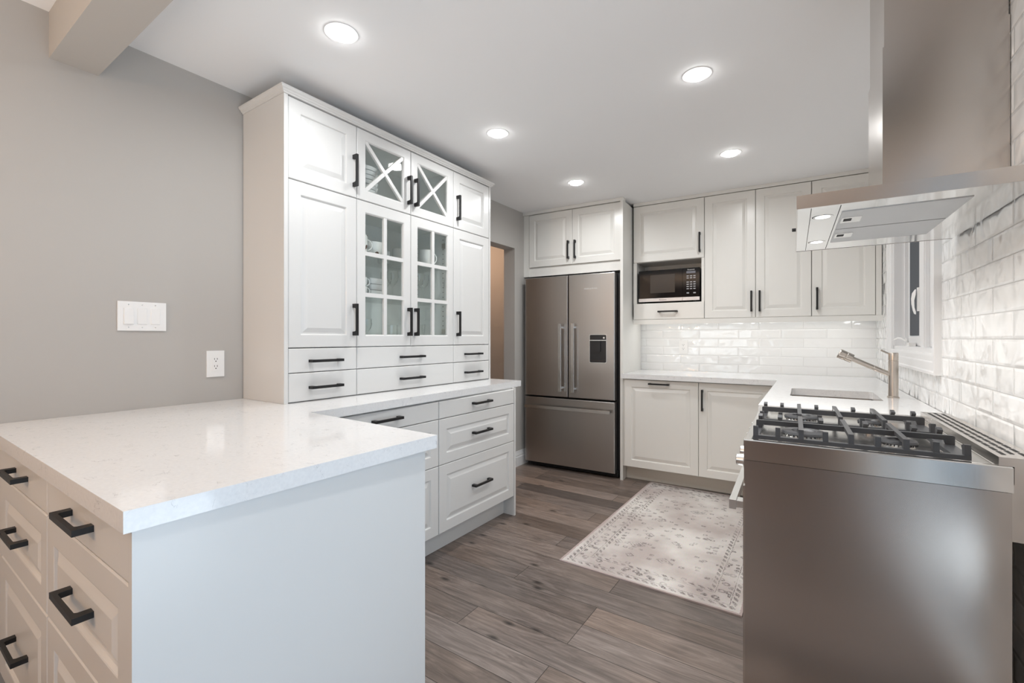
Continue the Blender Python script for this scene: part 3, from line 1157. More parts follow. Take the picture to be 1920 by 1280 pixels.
dl = fdoor(-2.118, -1.676, 0.682, 1.792, 'door')
dr = fdoor(-1.669, -1.238, 0.682, 1.792, 'door')
fz = fdoor(-2.118, -1.238, 0.052, 0.668, 'freezer_drawer')
for d, x in ((dl, -1.738), (dr, -1.612)):
    b = MB()
    b.box(x - 0.012, x + 0.012, 0.735, 1.352, 0.036, 0.05, 0.004, 2, m=mf)
    for z in (0.76, 1.31):
        b.box(x - 0.010, x + 0.010, z, z + 0.018, 0.0, 0.036, m=mf)
    b.build('handle', 'chrome', r, parent=d)
b = MB()
b.box(-2.098, -1.268, 0.57, 0.596, 0.036, 0.05, 0.004, 2, m=mf)
for x in (-2.04, -1.345):
    b.box(x, x + 0.018, 0.573, 0.593, 0.0, 0.036, m=mf)
b.build('handle', 'chrome', r, parent=fz)
# dispenser
b = MB()
x0, x1, z0, z1 = -1.462, -1.312, 1.008, 1.25


def rr(x0, x1, z0, z1, rad, w, n=5):
    out = []
    for cx, cz, a0 in ((x1 - rad, z0 + rad, -90), (x1 - rad, z1 - rad, 0), (x0 + rad, z1 - rad, 90), (x0 + rad, z0 + rad, 180)):
        for i in range(n):
            a = math.radians(a0 + 90 * i / (n - 1))
            out.append(mf(cx + rad * math.cos(a), cz + rad * math.sin(a), w))
    return out


b.loft([rr(x0 - 0.004, x1 + 0.004, z0 - 0.004, z1 + 0.004, 0.012, 0.0), rr(x0 - 0.004, x1 + 0.004, z0 - 0.004, z1 + 0.004, 0.012, 0.004), rr(x0, x1, z0, z1, 0.010, 0.004), rr(x0, x1, z0, z1, 0.010, 0.0)], cyc=True)
disp = b.build('water_dispenser', 'chrome', r, parent=dr)
b = MB()
b.loft([rr(x0, x1, z0, z1, 0.010, 0.0), rr(x0, x1, z0, z1, 0.010, 0.0015)])
b.build('dispenser_recess', 'blackplastic', r, parent=dr)
b = MB()
b.box(x0 + 0.001, x1 - 0.001, 1.199, 1.206, 0.0015, 0.005, m=mf)
b.build('trim_bar', 'chrome', r, parent=dr)
b = MB()
b.box(-1.418, -1.362, 1.105, 1.196, 0.0015, 0.014, 0.003, m=mf)
b.build('dispenser_paddle', 'blackplastic', r, parent=dr)
b = MB()
b.box(x0 + 0.006, x1 - 0.006, 1.012, 1.034, 0.0015, 0.008, 0.002, m=mf)
b.build('drip_tray', 'blackplastic', r, parent=dr)
b = MB()
b.cyl(mf(-1.333, 1.224, 0.0015), mf(-1.333, 1.224, 0.004), 0.008)
b.build('dispenser_button', 'chrome', r, parent=dr)


def text(s, size, m, root, parent, mp, u, v, w, rot):
    c = bpy.data.curves.new('lettering', 'FONT')
    c.body = s
    c.size = size
    c.extrude = 0.0003
    c.align_x = 'CENTER'
    tmp = bpy.data.objects.new('tmp_text', c)
    COL.objects.link(tmp)
    dg = bpy.context.evaluated_depsgraph_get()
    me = bpy.data.meshes.new_from_object(tmp.evaluated_get(dg))
    bpy.data.objects.remove(tmp)
    o = bpy.data.objects.new('lettering', me)
    me.materials.clear()
    me.materials.append(M[m])
    COL.objects.link(o)
    o.parent = parent
    p = mp(u, v, w) - Vector(ORG[root.name])
    o.matrix_local = Matrix.Translation(p) @ Matrix.Rotation(rot, 4, 'Z') @ Matrix.Rotation(R90, 4, 'X')
    return o


text('FISHER & PAYKEL', 0.0165, 'lettering', r, dr, mf, -1.455, 1.655, 0.0005, 0)

# tall panel beside the fridge
b = MB()
b.box(-1.2, -1.176, 3.835, 4.415, 0.0, 2.41, 0.0015)
tag(b.build('tall_panel', 'cabcream', fr='W', loc=(-1.19, 4.1, 0)), 'tall white panel between the fridge and the worktop', 'panel')

# cabinet over the fridge
YC = 3.885
mc = face((0, YC, 0), (1, 0, 0), (0, -1, 0))
r = thing('cabinet', 'white two-door cabinet above the fridge', 'cabinet', 'W', (-1.66, 4.1, 1.81))
b = MB()
b.box(-2.113, -1.202, YC + 0.002, 4.41, 1.90, 2.41)
b.build('carcass', 'cabcream', r)
d = panel_front(mc, -2.111, -1.6615, 1.903, 2.407).build('door', 'cabcream', r)
handle(mc, -1.694, 2.036, True, root=r, parent=d)
d = panel_front(mc, -1.6585, -1.204, 1.903, 2.407).build('door', 'cabcream', r)
handle(mc, -1.627, 2.035, True, root=r, parent=d)
b = MB()
b.box(-2.113, -1.202, YC - 0.004, YC + 0.015, 1.815, 1.8985)
b.build('bottom_rail', 'cabcream', r)
b = MB()
b.box(-2.172, -2.1145, YC - 0.016, YC + 0.004, 1.815, 2.41)
tag(b.build('filler_strip', 'cabcream', fr='W', loc=(-2.14, YC, 1.8)), 'narrow white filler between the over-fridge cabinet and grey wall', 'panel')
b = MB()
b.box(-2.172, -1.176, YC - 0.035, YC + 0.02, 2.411, 2.4395, 0.002)
tag(b.build('cornice', 'cabcream', fr='W', loc=(-1.7, YC, 2.41)), 'white cornice strip above the over-fridge cabinet', 'moulding')

# ------------------------------------------------------------------ wall cabinets
YU = 4.12
mu = face((0, YU, 0), (1, 0, 0), (0, -1, 0))
ZB = 1.386
r = thing('microwave_cabinet', 'white wall cabinet with an open microwave niche and a drawer', 'cabinet', 'W', (-0.86, 4.27, ZB))
xa, xb = -1.161, -0.563
b = MB()
t = 0.03
b.box(xa, xa + t, YU - 0.018, 4.415, ZB + 0.144, 1.90)
b.box(xb - 0.022, xb, YU - 0.018, 4.415, ZB + 0.144, 1.90)
b.box(xa, xb, YU + 0.002, 4.415, 1.90, 2.408)
b.box(xa, xb, YU + 0.002, 4.415, ZB, ZB + 0.144)
b.box(xa + t, xb - 0.022, 4.40, 4.415, ZB + 0.144, 1.90)
b.build('carcass', 'cabcream', r)
d = panel_front(mu, xa + 0.001, xb - G, 1.902, 2.406).build('door', 'cabcream', r)
handle(mu, -0.597, 2.03, True, root=r, parent=d)
d = slab_front(mu, xa + 0.001, xb - G, ZB + 0.002, ZB + 0.1445).build('drawer', 'cabcream', r)
handle(mu, -0.858, 1.455, False, root=r, parent=d)

r = thing('cabinet', 'tall white two-door wall cabinet right of the microwave niche', 'cabinet', 'W', (-0.18, 4.27, ZB))
b = MB()
b.box(-0.561, 0.190, YU + 0.002, 4.415, ZB, 2.408)
b.build('carcass', 'cabcream', r)
d = panel_front(mu, -0.5605, -0.1845, ZB + 0.002, 2.406).build('door', 'cabcream', r)
handle(mu, -0.212, 1.517, True, root=r, parent=d)
d = panel_front(mu, -0.1815, 0.1885, ZB + 0.002, 2.406).build('door', 'cabcream', r)
handle(mu, -0.154, 1.516, True, root=r, parent=d)

r = thing('cabinet', 'white single-door wall cabinet in the corner behind the range hood', 'cabinet', 'W', (0.38, 4.27, ZB))
b = MB()
b.box(0.1915, 0.572, YU + 0.002, 4.415, ZB, 2.408)
b.build('carcass', 'cabcream', r)
d = panel_front(mu, 0.193, 0.5705, ZB + 0.002, 2.406).build('door', 'cabcream', r)
handle(mu, 0.224, 1.518, True, root=r, parent=d)
b = MB()
b.box(0.5735, 0.606, YU - 0.018, YU + 0.004, ZB, 2.408)
tag(b.build('filler_strip', 'cabcream', fr='W', loc=(0.59, YU, ZB)), 'narrow white filler between corner wall cabinet and tiled wall', 'panel')
b = MB()
b.box(-1.161, 0.606, YU - 0.02, YU + 0.02, 2.411, 2.4395, 0.002)
tag(b.build('cornice', 'cabcream', fr='W', loc=(-0.3, YU, 2.41)), 'long white cornice strip above the wall cabinets', 'moulding')
b = MB()
b.box(-1.161, 0.612, YU - 0.02, YU - 0.002, 1.345, ZB - 0.001, 0.002)
tag(b.build('light_rail', 'cabcream', fr='W', loc=(-0.3, YU, 1.345)), 'white light rail along the underside of the wall cabinets', 'moulding')
r = thing('light_strip', 'glowing light strip hidden under the wall cabinets', 'lamp', 'W', (-0.28, 4.2, 1.372))
b = MB()
b.box(-1.14, 0.56, 4.19, 4.22, 1.376, 1.3855, 0.002)
b.build('housing', 'chrome', r)
b = MB()
b.box(-1.13, 0.55, 4.194, 4.216, 1.372, 1.3755)
b.build('diffuser', 'strip', r)
area('under_cabinet_light', (-0.29, 4.22, 1.368), (math.radians(14), 0, 0), 1.66, 0.03, 0.48, (1.0, 0.98, 0.95))

# microwave
YM = 4.12
mm_ = face((0, YM, 0), (1, 0, 0), (0, -1, 0))
r = thing('microwave', 'black and steel microwave standing in the open cabinet niche', 'microwave', 'W', (-0.87, 4.27, 1.531))
b = MB()
b.box(-1.112, -0.600, YM + 0.002, 4.39, 1.545, 1.822, 0.004)
for x in (-1.08, -0.64):
    b.cyl((x, YM + 0.03, 1.531), (x, YM + 0.03, 1.547), 0.014)
    b.cyl((x, 4.36, 1.531), (x, 4.36, 1.547), 0.014)
b.build('body', 'blackplastic', r)
b = MB()
b.box(-1.112, -0.738, 1.575, 1.822, 0, 0.018, 0.003, m=mm_)
door = b.build('door', 'blackgloss', r)
b = MB()
b.box(-1.01, -0.80, 1.62, 1.78, 0.018, 0.0188, m=mm_)
b.build('door_window', mat('dark_window_mesh', (0.05, 0.045, 0.042), 0.12), r, parent=door)
b = MB()
b.box(-1.112, -0.738, 1.545, 1.574, 0, 0.020, 0.002, m=mm_)
b.build('bottom_trim', 'satin', r, parent=door)
b = MB()
b.box(-0.736, -0.600, 1.575, 1.822, 0, 0.018, 0.003, m=mm_)
pan = b.build('control_panel', 'blackgloss', r)
b = MB()
b.box(-0.736, -0.600, 1.545, 1.574, 0, 0.020, 0.002, m=mm_)
b.build('bottom_trim', 'satin', r, parent=pan)
b = MB()
b.box(-0.706, -0.632, 1.775, 1.795, 0.018, 0.0186, m=mm_)
b.build('display', 'displaym', r, parent=pan)
b = MB()
for i in range(3):
    for j in range(4):
        b.box(-0.704 + i * 0.027, -0.686 + i * 0.027, 1.640 + j * 0.019, 1.648 + j * 0.019, 0.018, 0.0186, m=mm_)
    for j in range(2):
        b.box(-0.704 + i * 0.027, -0.686 + i * 0.027, 1.732 + j * 0.017, 1.740 + j * 0.017, 0.018, 0.0186, m=mm_)
for i in (0, 2):
    b.box(-0.704 + i * 0.027, -0.684 + i * 0.027, 1.603, 1.613, 0.018, 0.0186, m=mm_)
b.build('keypad_print', 'keys', r, parent=pan)
text('Panasonic', 0.015, 'lettering', r, pan, mm_, -0.668, 1.802, 0.0186, 0)
text('Panasonic', 0.016, 'letterdark', r, door, mm_, -0.90, 1.554, 0.0205, 0)

# ------------------------------------------------------------------ base units at the back
YB = 3.82
mk = face((0, YB, 0), (1, 0, 0), (0, -1, 0))
r = thing('pullout_cabinet', 'white base cabinet with a pull at its top edge beside the fridge panel', 'cabinet', 'W', (-0.86, 4.1, 0.1))
b = MB()
b.box(-1.17, -0.565, YB + 0.002, 4.41, 0.132, 0.879)
b.build('carcass', 'cabcream', r)
d = panel_front(mk, -1.153, -0.5655, 0.137, 0.872).build('door', 'cabcream', r)
handle(mk, -0.865, 0.845, False, root=r, parent=d)
r = thing('cabinet', 'white single-door base cabinet in the corner by the range', 'cabinet', 'W', (-0.3, 4.1, 0.1))
b = MB()
b.box(-0.5635, 0.0, YB + 0.002, 4.41, 0.132, 0.879)
b.build('carcass', 'cabcream', r)
d = panel_front(mk, -0.5625, -0.06, 0.137, 0.872).build('door', 'cabcream', r)
handle(mk, -0.535, 0.737, True, root=r, parent=d)
# sink run (R frame, faces -x)
XS = -0.615
ms = face((XS, 0, 0), (0, -1, 0), (-1, 0, 0))
r = thing('sink_cabinet', 'white two-door base cabinet under the sink', 'cabinet', 'R', (XS, -1.2, 0.1))
b = MB()
b.box(XS + 0.002, -0.004, -2.11, -0.64, 0.132, 0.66)
b.box(XS + 0.002, XS + 0.02, -2.11, -0.64, 0.66, 0.879)
b.build('carcass', 'cabcream', r)
for a, c, hu in ((0.66, 1.38, 1.345), (1.383, 2.108, 1.42)):
    d = panel_front(ms, a, c, 0.137, 0.872).build('door', 'cabcream', r)
    handle(ms, hu, 0.737, True, root=r, parent=d)
b = MB()
b.box(-1.174, -0.02, YB + 0.115, YB + 0.133, 0.0, 0.131, 0.001)
tag(b.build('toe_kick', 'toe', fr='W', loc=(-0.6, YB, 0)), 'cream toe kick board below the base cabinets by the rug', 'toe kick')
b = MB()
b.box(XS + 0.07, XS + 0.088, -2.10, -0.7, 0.0, 0.131, 0.001)
tag(b.build('toe_kick', 'toe', fr='R', loc=(XS, -1.4, 0)), 'cream toe kick board below the sink cabinet', 'toe kick')


def Rp(x, y):
    p = to_world('R', (x, y, 0))
    return (p.x, p.y)


b = MB()
fx = -0.647
outer = [(-1.175, 3.782), (-0.032, 3.74), Rp(fx, -2.112), Rp(-0.003, -2.112), Rp(-0.003, -0.003), (-1.175, 4.417)]
sx0, sx1, sy0, sy1 = -0.533, -0.150, -1.655, -1.225


def rring(x0, x1, y0, y1, rad, n=5):
    out = []
    for cx, cy, a0 in ((x1 - rad, y0 + rad, -90), (x1 - rad, y1 - rad, 0), (x0 + rad, y1 - rad, 90), (x0 + rad, y0 + rad, 180)):
        for i in range(n):
            a = math.radians(a0 + 90 * i / (n - 1))
            out.append((cx + rad * math.cos(a), cy + rad * math.sin(a)))
    return out


hole = [Rp(*p) for p in rring(sx0, sx1, sy0, sy1, 0.02)]
b.slab(outer, 0.8805, 0.92, [hole])
tag(b.build('worktop', 'quartz', fr='W', loc=(-0.4, 4.1, 0.8805)), 'white quartz worktop with the sink, below the wall cabinets', 'worktop')
b = MB()
lo = []
for ins, z in ((-0.012, 0.879), (-0.012, 0.8765), (0.0, 0.8765), (0.004, 0.74), (0.02, 0.715)):
    lo.append([Vector((p[0], p[1], z)) for p in rring(sx0 + ins, sx1 - ins, sy0 + ins, sy1 - ins, 0.022)])
lo2 = [[Vector((p[0], p[1], z)) for p in rring(sx0 + ins, sx1 - ins, sy0 + ins, sy1 - ins, 0.022)] for ins, z in ((-0.012, 0.879), (0.002, 0.879), (0.005, 0.742), (0.022, 0.718))]
outer_l = [[Vector((p[0], p[1], z)) for p in rring(sx0 + ins, sx1 - ins, sy0 + ins, sy1 - ins, 0.022)] for ins, z in ((0.022, 0.714), (0.001, 0.735), (-0.003, 0.876), (-0.012, 0.876))]
b.loft(outer_l + lo2)
tag(b.build('sink', 'steel_h', fr='R', smooth=True, loc=(-0.36, -1.44, 0.8765)), 'undermount stainless sink in the white worktop', 'sink')

# faucet
fxp, fyp = -0.092, -1.47
r = thing('faucet', 'brushed nickel single-lever faucet behind the sink', 'faucet', 'R', (fxp, fyp, 0.92))
b = MB()
b.rod((fxp, fyp, 0.92), (fxp, fyp, 1.147), [(0, 0.0245), (0.025, 0.0245), (0.035, 0.0205), (0.82, 0.0205), (0.823, 0.0190), (0.832, 0.0190), (0.835, 0.0205), (0.985, 0.0205), (1.0, 0.019)], 32)
b.build('column', 'nickel', r, smooth=True)
b = MB()
b.rod((fxp - 0.012, fyp, 1.036), (fxp - 0.175, fyp, 1.117), [(0, 0.0125), (0.40, 0.0125), (0.405, 0.0118), (0.42, 0.0118), (0.425, 0.0125), (1.0, 0.0125)], 24)
b.build('spout', 'nickel', r, smooth=True)
b = MB()
b.rod((fxp - 0.165, fyp, 1.112), (fxp - 0.224, fyp, 1.141), [(0, 0.016), (0.02, 0.023), (0.42, 0.0235), (0.44, 0.0225), (0.5, 0.0225), (0.52, 0.024), (0.95, 0.0245), (1.0, 0.022)], 28)
b.build('spray_head', 'nickel', r, smooth=True)
b = MB()
b.rod((fxp - 0.01, fyp, 1.137), (fxp - 0.05, fyp - 0.006, 1.160), [(0, 0.0045), (0.95, 0.0042), (1, 0.003)], 14)
b.build('lever', 'nickel', r, smooth=True)

# ------------------------------------------------------------------ range (K frame: x from the front to the wall, y away from the camera)
RW, RD = 0.555, 0.775
r = thing('range_cooker', 'stainless gas range with black cast iron grates', 'range', 'K', (0.28, 0.39, 0.0))
b = MB()
b.box(0.003, RW - 0.001, 0.003, RD - 0.003, 0.10, 0.848)
b.box(RW - 0.001, RW + 0.030, 0.02, RD - 0.02, 0.74, 0.878)
b.build('body', 'steel_h', r)
for y in (0.0, RD - 0.003):
    b = MB()
    b.box(0.0, RW, y, y + 0.003, 0.075, 0.8585, 0.0008)
    b.build('side_panel', 'steel_side', r)
for x in (0.05, RW - 0.05):
    for y in (0.05, RD - 0.05):
        b = MB()
        b.cyl((x, y, 0), (x, y, 0.10), 0.022)
        b.build('leg', 'chrome', r)
# cooktop tray with raised rim
b = MB()
prof = lambda i, z: [Vector((-0.002 + i, -0.002 + i, z)), Vector((RW - i + 0.002, -0.002 + i, z)), Vector((RW - i + 0.002, RD + 0.002 - i, z)), Vector((-0.002 + i, RD + 0.002 - i, z))]
lo = [prof(0, 0.860), prof(0, 0.9175), prof(0.002, 0.92), prof(0.018, 0.92), prof(0.024, 0.915), prof(0.05, 0.905)]
b.loft(lo)
top = b.build('cooktop', 'steel_top', r)
# front control strip: slanted lip to the front
b = MB()
b.prism([(-0.003, 0.79), (0.0005, 0.79), (0.0005, 0.9195), (-0.001, 0.9195), (-0.003, 0.916)], lambda a, c, d: Vector((a, d, c)), 0.0, RD, 0.001)
cp = b.build('control_panel', 'steel_h', r)
for k in range(6):
    y = 0.07 + k * (RD - 0.14) / 5
    b = MB()
    b.rod((-0.003, y, 0.842), (-0.030, y, 0.842), [(0, 0.024), (0.2, 0.024), (0.25, 0.019), (0.95, 0.017), (1, 0.015)], 20)
    b.build('knob', 'chrome', r, parent=cp, smooth=True)
b = MB()
b.box(-0.006, 0.0025, 0.008, RD - 0.008, 0.19, 0.78, 0.001)
od = b.build('oven_door', 'steel_h', r)
b = MB()
b.box(-0.007, -0.006, 0.13, RD - 0.13, 0.32, 0.62)
b.build('door_glass', 'blackgloss', r, parent=od)
b = MB()
b.box(-0.047, -0.028, 0.035, RD - 0.035, 0.695, 0.723, 0.002)
for y in (0.045, RD - 0.085):
    b.box(-0.030, -0.005, y, y + 0.04, 0.699, 0.719, 0.001)
b.build('handle', 'chrome', r, parent=od)
b = MB()
b.box(-0.006, 0.0025, 0.008, RD - 0.008, 0.085, 0.183, 0.001)
b.build('storage_drawer', 'steel_h', r)
# burners
BUR = [(0.150, 0.155, 0.060), (0.372, 0.150, 0.044), (0.148, 0.490, 0.055), (0.352, 0.490, 0.038)]
for (x, y, rad) in BUR:
    b = MB()
    b.lathe([(rad * 0.86, 0.9052), (rad * 1.02, 0.9052), (rad * 1.02, 0.909), (rad * 0.92, 0.910), (rad * 0.90, 0.926), (rad * 0.6, 0.926), (rad * 0.6, 0.9052)], (x, y, 0), 32)
    bb = b.build('burner', 'chrome', r, smooth=True)
    b = MB()
    n = 40
    lo = []
    b.lathe([(rad * 0.5, 0.9262), (rad, 0.9262), (rad * 1.02, 0.929), (rad * 0.96, 0.934), (rad * 0.55, 0.935), (rad * 0.45, 0.931)], (x, y, 0), n)
    for i in range(30):
        a = 2 * math.pi * i / 30
        c = Vector((x + rad * 0.955 * math.cos(a), y + rad * 0.955 * math.sin(a), 0))
        b.box(c.x - 0.0014, c.x + 0.0014, c.y - 0.0014, c.y + 0.0014, 0.9215, 0.9265)
    b.build('burner_cap', 'iron', r, parent=bb, smooth=True)


# grates
def grate(y0, y1, xa=0.020, xb=0.492):
    b = MB()
    zf0, zf1, zt = 0.9205, 0.932, 0.957
    wdt = 0.016
    yc = (y0 + y1) / 2
    xs = [xa + 0.006 + i * (xb - xa - 0.012) / 8 for i in range(9)]
    b.box(xa, xb, y0, y0 + wdt, zf0, zf1, 0.0015)
    b.box(xa, xb, y1 - wdt, y1, zf0, zf1, 0.0015)
    b.box(xa, xa + wdt, y0 + wdt, y1 - wdt, zf0, zf1, 0.0015)
    b.box(xb - 0.034, xb, y0 + wdt, y1 - wdt, zf0, zf1, 0.0015)
    # raised middle bar with legs
    b.prism([(xa, zf1), (xa, zt - 0.002), (xa + 0.004, zt), (xb - 0.004, zt), (xb, zt - 0.002), (xb, zf1), (xb - 0.018, zf1), (xb - 0.022, zt - 0.013), (xa + 0.020, zt - 0.013), (xa + 0.016, zf1)],
            lambda a, c, d: Vector((a, d, c)), yc - 0.006, yc + 0.006, 0.001)
    hw = 0.0062
    for i, x in enumerate(xs):
        for s, ye in ((1, y0), (-1, y1)):
            if i in (2, 6):                    # finger over a burner, reaching to the middle bar
                ln = abs(yc - ye)
            elif i == 4:
                ln = abs(yc - ye)
            elif i in (1, 3, 5, 7):
                ln = 0.034
            else:
                ln = 0.028
            dd = lambda t: ye + s * t
            pr = [(0.001, zf1 - 0.004), (0.004, zt + 0.001), (min(ln, 0.012), zt + 0.001), (ln, zt + 0.001 if ln > 0.05 else zt - 0.004), (ln, zt - 0.010), (min(ln, 0.024), zt - 0.010), (min(ln - 0.004, 0.020), zf1 - 0.004)]
            b.prism(pr, lambda a, c, d: Vector((x + d, dd(a), c)), -hw, hw, 0.001)
    return b.build('grate', 'iron', r)


grate(0.022, 0.300)
grate(0.345, 0.640)
# raised rear vent
b = MB()
bx0, bx1 = 0.533, 0.612
b.prism([(bx0, 0.9205), (bx0, 0.941), (bx1, 0.941), (bx1, 0.878), (RW + 0.004, 0.878), (RW + 0.004, 0.9205)], lambda a, c, d: Vector((a, d, c)), 0.001, RD - 0.001, 0.001)
vent = b.build('rear_vent', 'steel_h', r)
b = MB()
for i in range(3):
    for k in range(14):
        y = 0.035 + k * 0.0515 + (0.018 if i == 1 else 0)
        b.box(bx0 + 0.014 + i * 0.019, bx0 + 0.022 + i * 0.019, y, y + 0.040, 0.9405, 0.9416)
b.build('vent_slots', 'dark', r, parent=vent)

# ------------------------------------------------------------------ range hood (K frame)
r = thing('range_hood', 'stainless chimney range hood on the tiled wall over the range', 'range hood', 'K', (0.4, 0.4, 1.588))
hx0, hx1, hy0, hy1, hz0, hz1 = 0.130, 0.622, 0.02, 0.775, 1.588, 1.626
b = MB()
b.box(hx0, hx1, hy0, hy0 + 0.003, hz0, hz1)
b.box(hx0, hx1, hy1 - 0.003, hy1, hz0, hz1)
b.box(hx0, hx0 + 0.003, hy0 + 0.003, hy1 - 0.003, hz0, hz1)
b.box(hx0 + 0.003, hx1, hy0 + 0.003, hy1 - 0.003, hz1 - 0.003, hz1)
b.build('canopy', 'steel_h', r)
b = MB()
b.box(hx0 + 0.003, hx1, hy0 + 0.003, hy1 - 0.003, hz0 + 0.001, hz0 + 0.004)
und = b.build('underside', 'hoodunder', r)
b = MB()
b.box(hx0 + 0.035, hx0 + 0.0365, hy0 + 0.02, hy1 - 0.02, hz0, hz0 + 0.0015)
b.box(hx0 + 0.104, hx0 + 0.1055, hy0 + 0.02, hy1 - 0.02, hz0, hz0 + 0.0015)
b.build('panel_seams', 'dark', r, parent=und)
for y in (0.16, 0.585):
    lx = hx0 + 0.068
    b = MB()
    b.cyl((lx, y, hz0 + 0.0008), (lx, y, hz0 + 0.002), 0.0275, n=36)
    lr = b.build('lamp_recess_shade', 'dark', r)  # flat dark disc, paints the shade of a recess around the lens
    b = MB()
    b.cyl((lx + 0.0015, y, hz0 + 0.0002), (lx + 0.0015, y, hz0 + 0.002), 0.0262, n=36)
    b.build('lamp_ring', 'hoodunder', r, parent=lr)
    b = MB()
    b.cyl((lx, y, hz0 - 0.0006), (lx, y, hz0 + 0.002), 0.019, n=36)
    b.build('lamp_lens', 'hoodlens', r, parent=lr)
    area('hood_lamp_light', to_world('K', (hx0 + 0.076, y, hz0 - 0.004)), (0, 0, 0), 0.055, 0.055, 1.3, (1.0, 0.97, 0.93), 'DISK', 150)
for y0, y1 in ((0.118, 0.362), (0.372, 0.612)):
    b = MB()
    b.box(hx0 + 0.113, 0.520, y0, y1, hz0 - 0.001, hz0 + 0.0015)
    fl = b.build('grease_filter', 'filter', r)
    b = MB()
    yq = y0 + (y1 - y0) * 0.5
    b.box(hx0 + 0.118, hx0 + 0.168, yq - 0.045, yq + 0.03, hz0 - 0.002, hz0 - 0.001)
    lt = b.build('latch', 'chrome', r, parent=fl)
    b = MB()
    b.box(hx0 + 0.124, hx0 + 0.144, yq - 0.028, yq + 0.005, hz0 - 0.0026, hz0 - 0.002)
    b.build('latch_slot', 'dark', r, parent=fl)
    b = MB()
    b.box(hx0 + 0.113, 0.520, y1, y1 + 0.003, hz0 - 0.0008, hz0 + 0.0015)
    b.build('filter_gap', 'dark', r, parent=fl)
b = MB()
b.cyl((hx0 - 0.012, 0.39, 1.605), (hx0, 0.39, 1.605), 0.006)
b.build('control_button', 'blackplastic', r)
cx0, cy0, cy1 = 0.353, 0.258, 0.56
b = MB()
b.box(cx0, 0.625, cy0, cy1, hz1, 2.105, 0.0015)
b.build('chimney', 'steel_h', r)
b = MB()
b.box(cx0 + 0.004, 0.623, cy0 + 0.003, cy1 - 0.003, 2.105, 2.437, 0.001)
b.build('chimney_sleeve', 'steel_h', r)

# ------------------------------------------------------------------ rug (L frame)
b = MB()
rx, ry = -1.175, 2.205
rxc, ryc = rx + RUG_W / 2, ry + RUG_L / 2
b.box(rx, rx + RUG_W, ry, ry + RUG_L, 0.0, 0.007, 0.002)
tag(b.build('rug', 'rug', fr='L', loc=(rxc, ryc, 0.0)), 'faded beige oriental rug on the wood floor before the base cabinets', 'rug')

# ------------------------------------------------------------------ electrical plates
def outlet(fr, m, org, u, v, label, group=None):
    r = thing('wall_outlet', label, 'outlet', fr, org)
    b = MB()
    b.box(u - 0.038, u + 0.038, v - 0.062, v + 0.062, 0, 0.006, 0.002, m=m)
    pl = b.build('cover_plate', 'plate', r)
    b = MB()
    b.box(u - 0.017, u + 0.017, v - 0.034, v + 0.034, 0.006, 0.0085, 0.001, m=m)
    rc = b.build('receptacle', 'plate', r)
    b = MB()
    for q in (-0.017, 0.017):
        for s in (-0.006, 0.006):
            b.box(u + s - 0.0011, u + s + 0.0011, v + q + 0.002, v + q + 0.010, 0.0085, 0.0088, m=m)
        b.cyl(m(u, v + q - 0.005, 0.0085), m(u, v + q - 0.005, 0.0088), 0.0026, n=12)
    b.build('slots', 'dark', r, parent=rc)


mw = face((XW, 0, 0), (0, 1, 0), (1, 0, 0))
outlet('L', mw, (XW, 1.001, 1.099), 1.001, 1.099, 'white double outlet on the beige wall beside the hutch')
mbk = face((0, 4.42, 0), (1, 0, 0), (0, -1, 0))
outlet('W', mbk, (-0.786, 4.42, 1.139), -0.786, 1.139, 'white double outlet on the tiled backsplash below the microwave')
r = thing('light_switch', 'white triple rocker switch plate on the beige wall', 'switch', 'L', (XW, 0.72, 1.313))
b = MB()
b.box(0.636, 0.803, 1.252, 1.374, 0, 0.006, 0.002, m=mw)
b.build('cover_plate', 'plate', r)
for k, tilt in ((0, 0.004), (1, 0), (2, 0)):
    yc = 0.672 + k * 0.046
    b = MB()
    lo = [rect(mw, yc - 0.0165, yc + 0.0165, 1.279, 1.347, 0.006),
          [mw(yc - 0.0155, 1.280, 0.0085 + tilt), mw(yc + 0.0155, 1.280, 0.0085 + tilt), mw(yc + 0.0155, 1.346, 0.0085 if tilt else 0.0075), mw(yc - 0.0155, 1.346, 0.0085 if tilt else 0.0075)]]
    b.loft(lo)
    b.build('rocker', 'plate', r)
b = MB()
for k in range(3):
    for z in (1.266, 1.361):
        b.cyl(mw(0.672 + k * 0.046, z, 0.006), mw(0.672 + k * 0.046, z, 0.0066), 0.0026, n=10)
b.build('screws', 'chrome', r)

# ------------------------------------------------------------------ recessed ceiling lights
DOWN = [((-1.515, 1.208), 'recessed ceiling light nearest the top left, in front of the hutch'),
        ((-0.339, 2.242), 'recessed ceiling light over the floor between range and hutch'),
        ((-1.456, 2.276), 'recessed ceiling light off the middle of the hutch front'),
        ((-0.292, 3.305), 'recessed ceiling light in front of the tall wall cabinets'),
        ((-1.388, 3.307), 'recessed ceiling light in front of the fridge'),
        ((-0.40, 1.15), None)]
for (x, y), lab in DOWN:
    if lab:
        r = thing('ceiling_light', lab, 'ceiling light', 'W', (x, y, 2.44), 'recessed ceiling lights')
        b = MB()
        b.lathe([(0.066, 0.0), (0.064, -0.002), (0.048, -0.0025), (0.0455, 0.0)], (x, y, 2.44), 36)
        b.build('trim_ring', 'trimw', r, smooth=True)
        b = MB()
        b.lathe([(0.046, 0.0), (0.046, -0.005), (0.042, -0.010), (0.031, -0.013), (0.011, -0.0145)], (x, y, 2.4395), 36)
        b.build('lens', 'lens', r, smooth=True)
    area('ceiling_lamp_light', (x, y, 2.421), (0, 0, 0), 0.10, 0.10, 3.1, (0.97, 0.99, 1.0), 'DISK', 166)

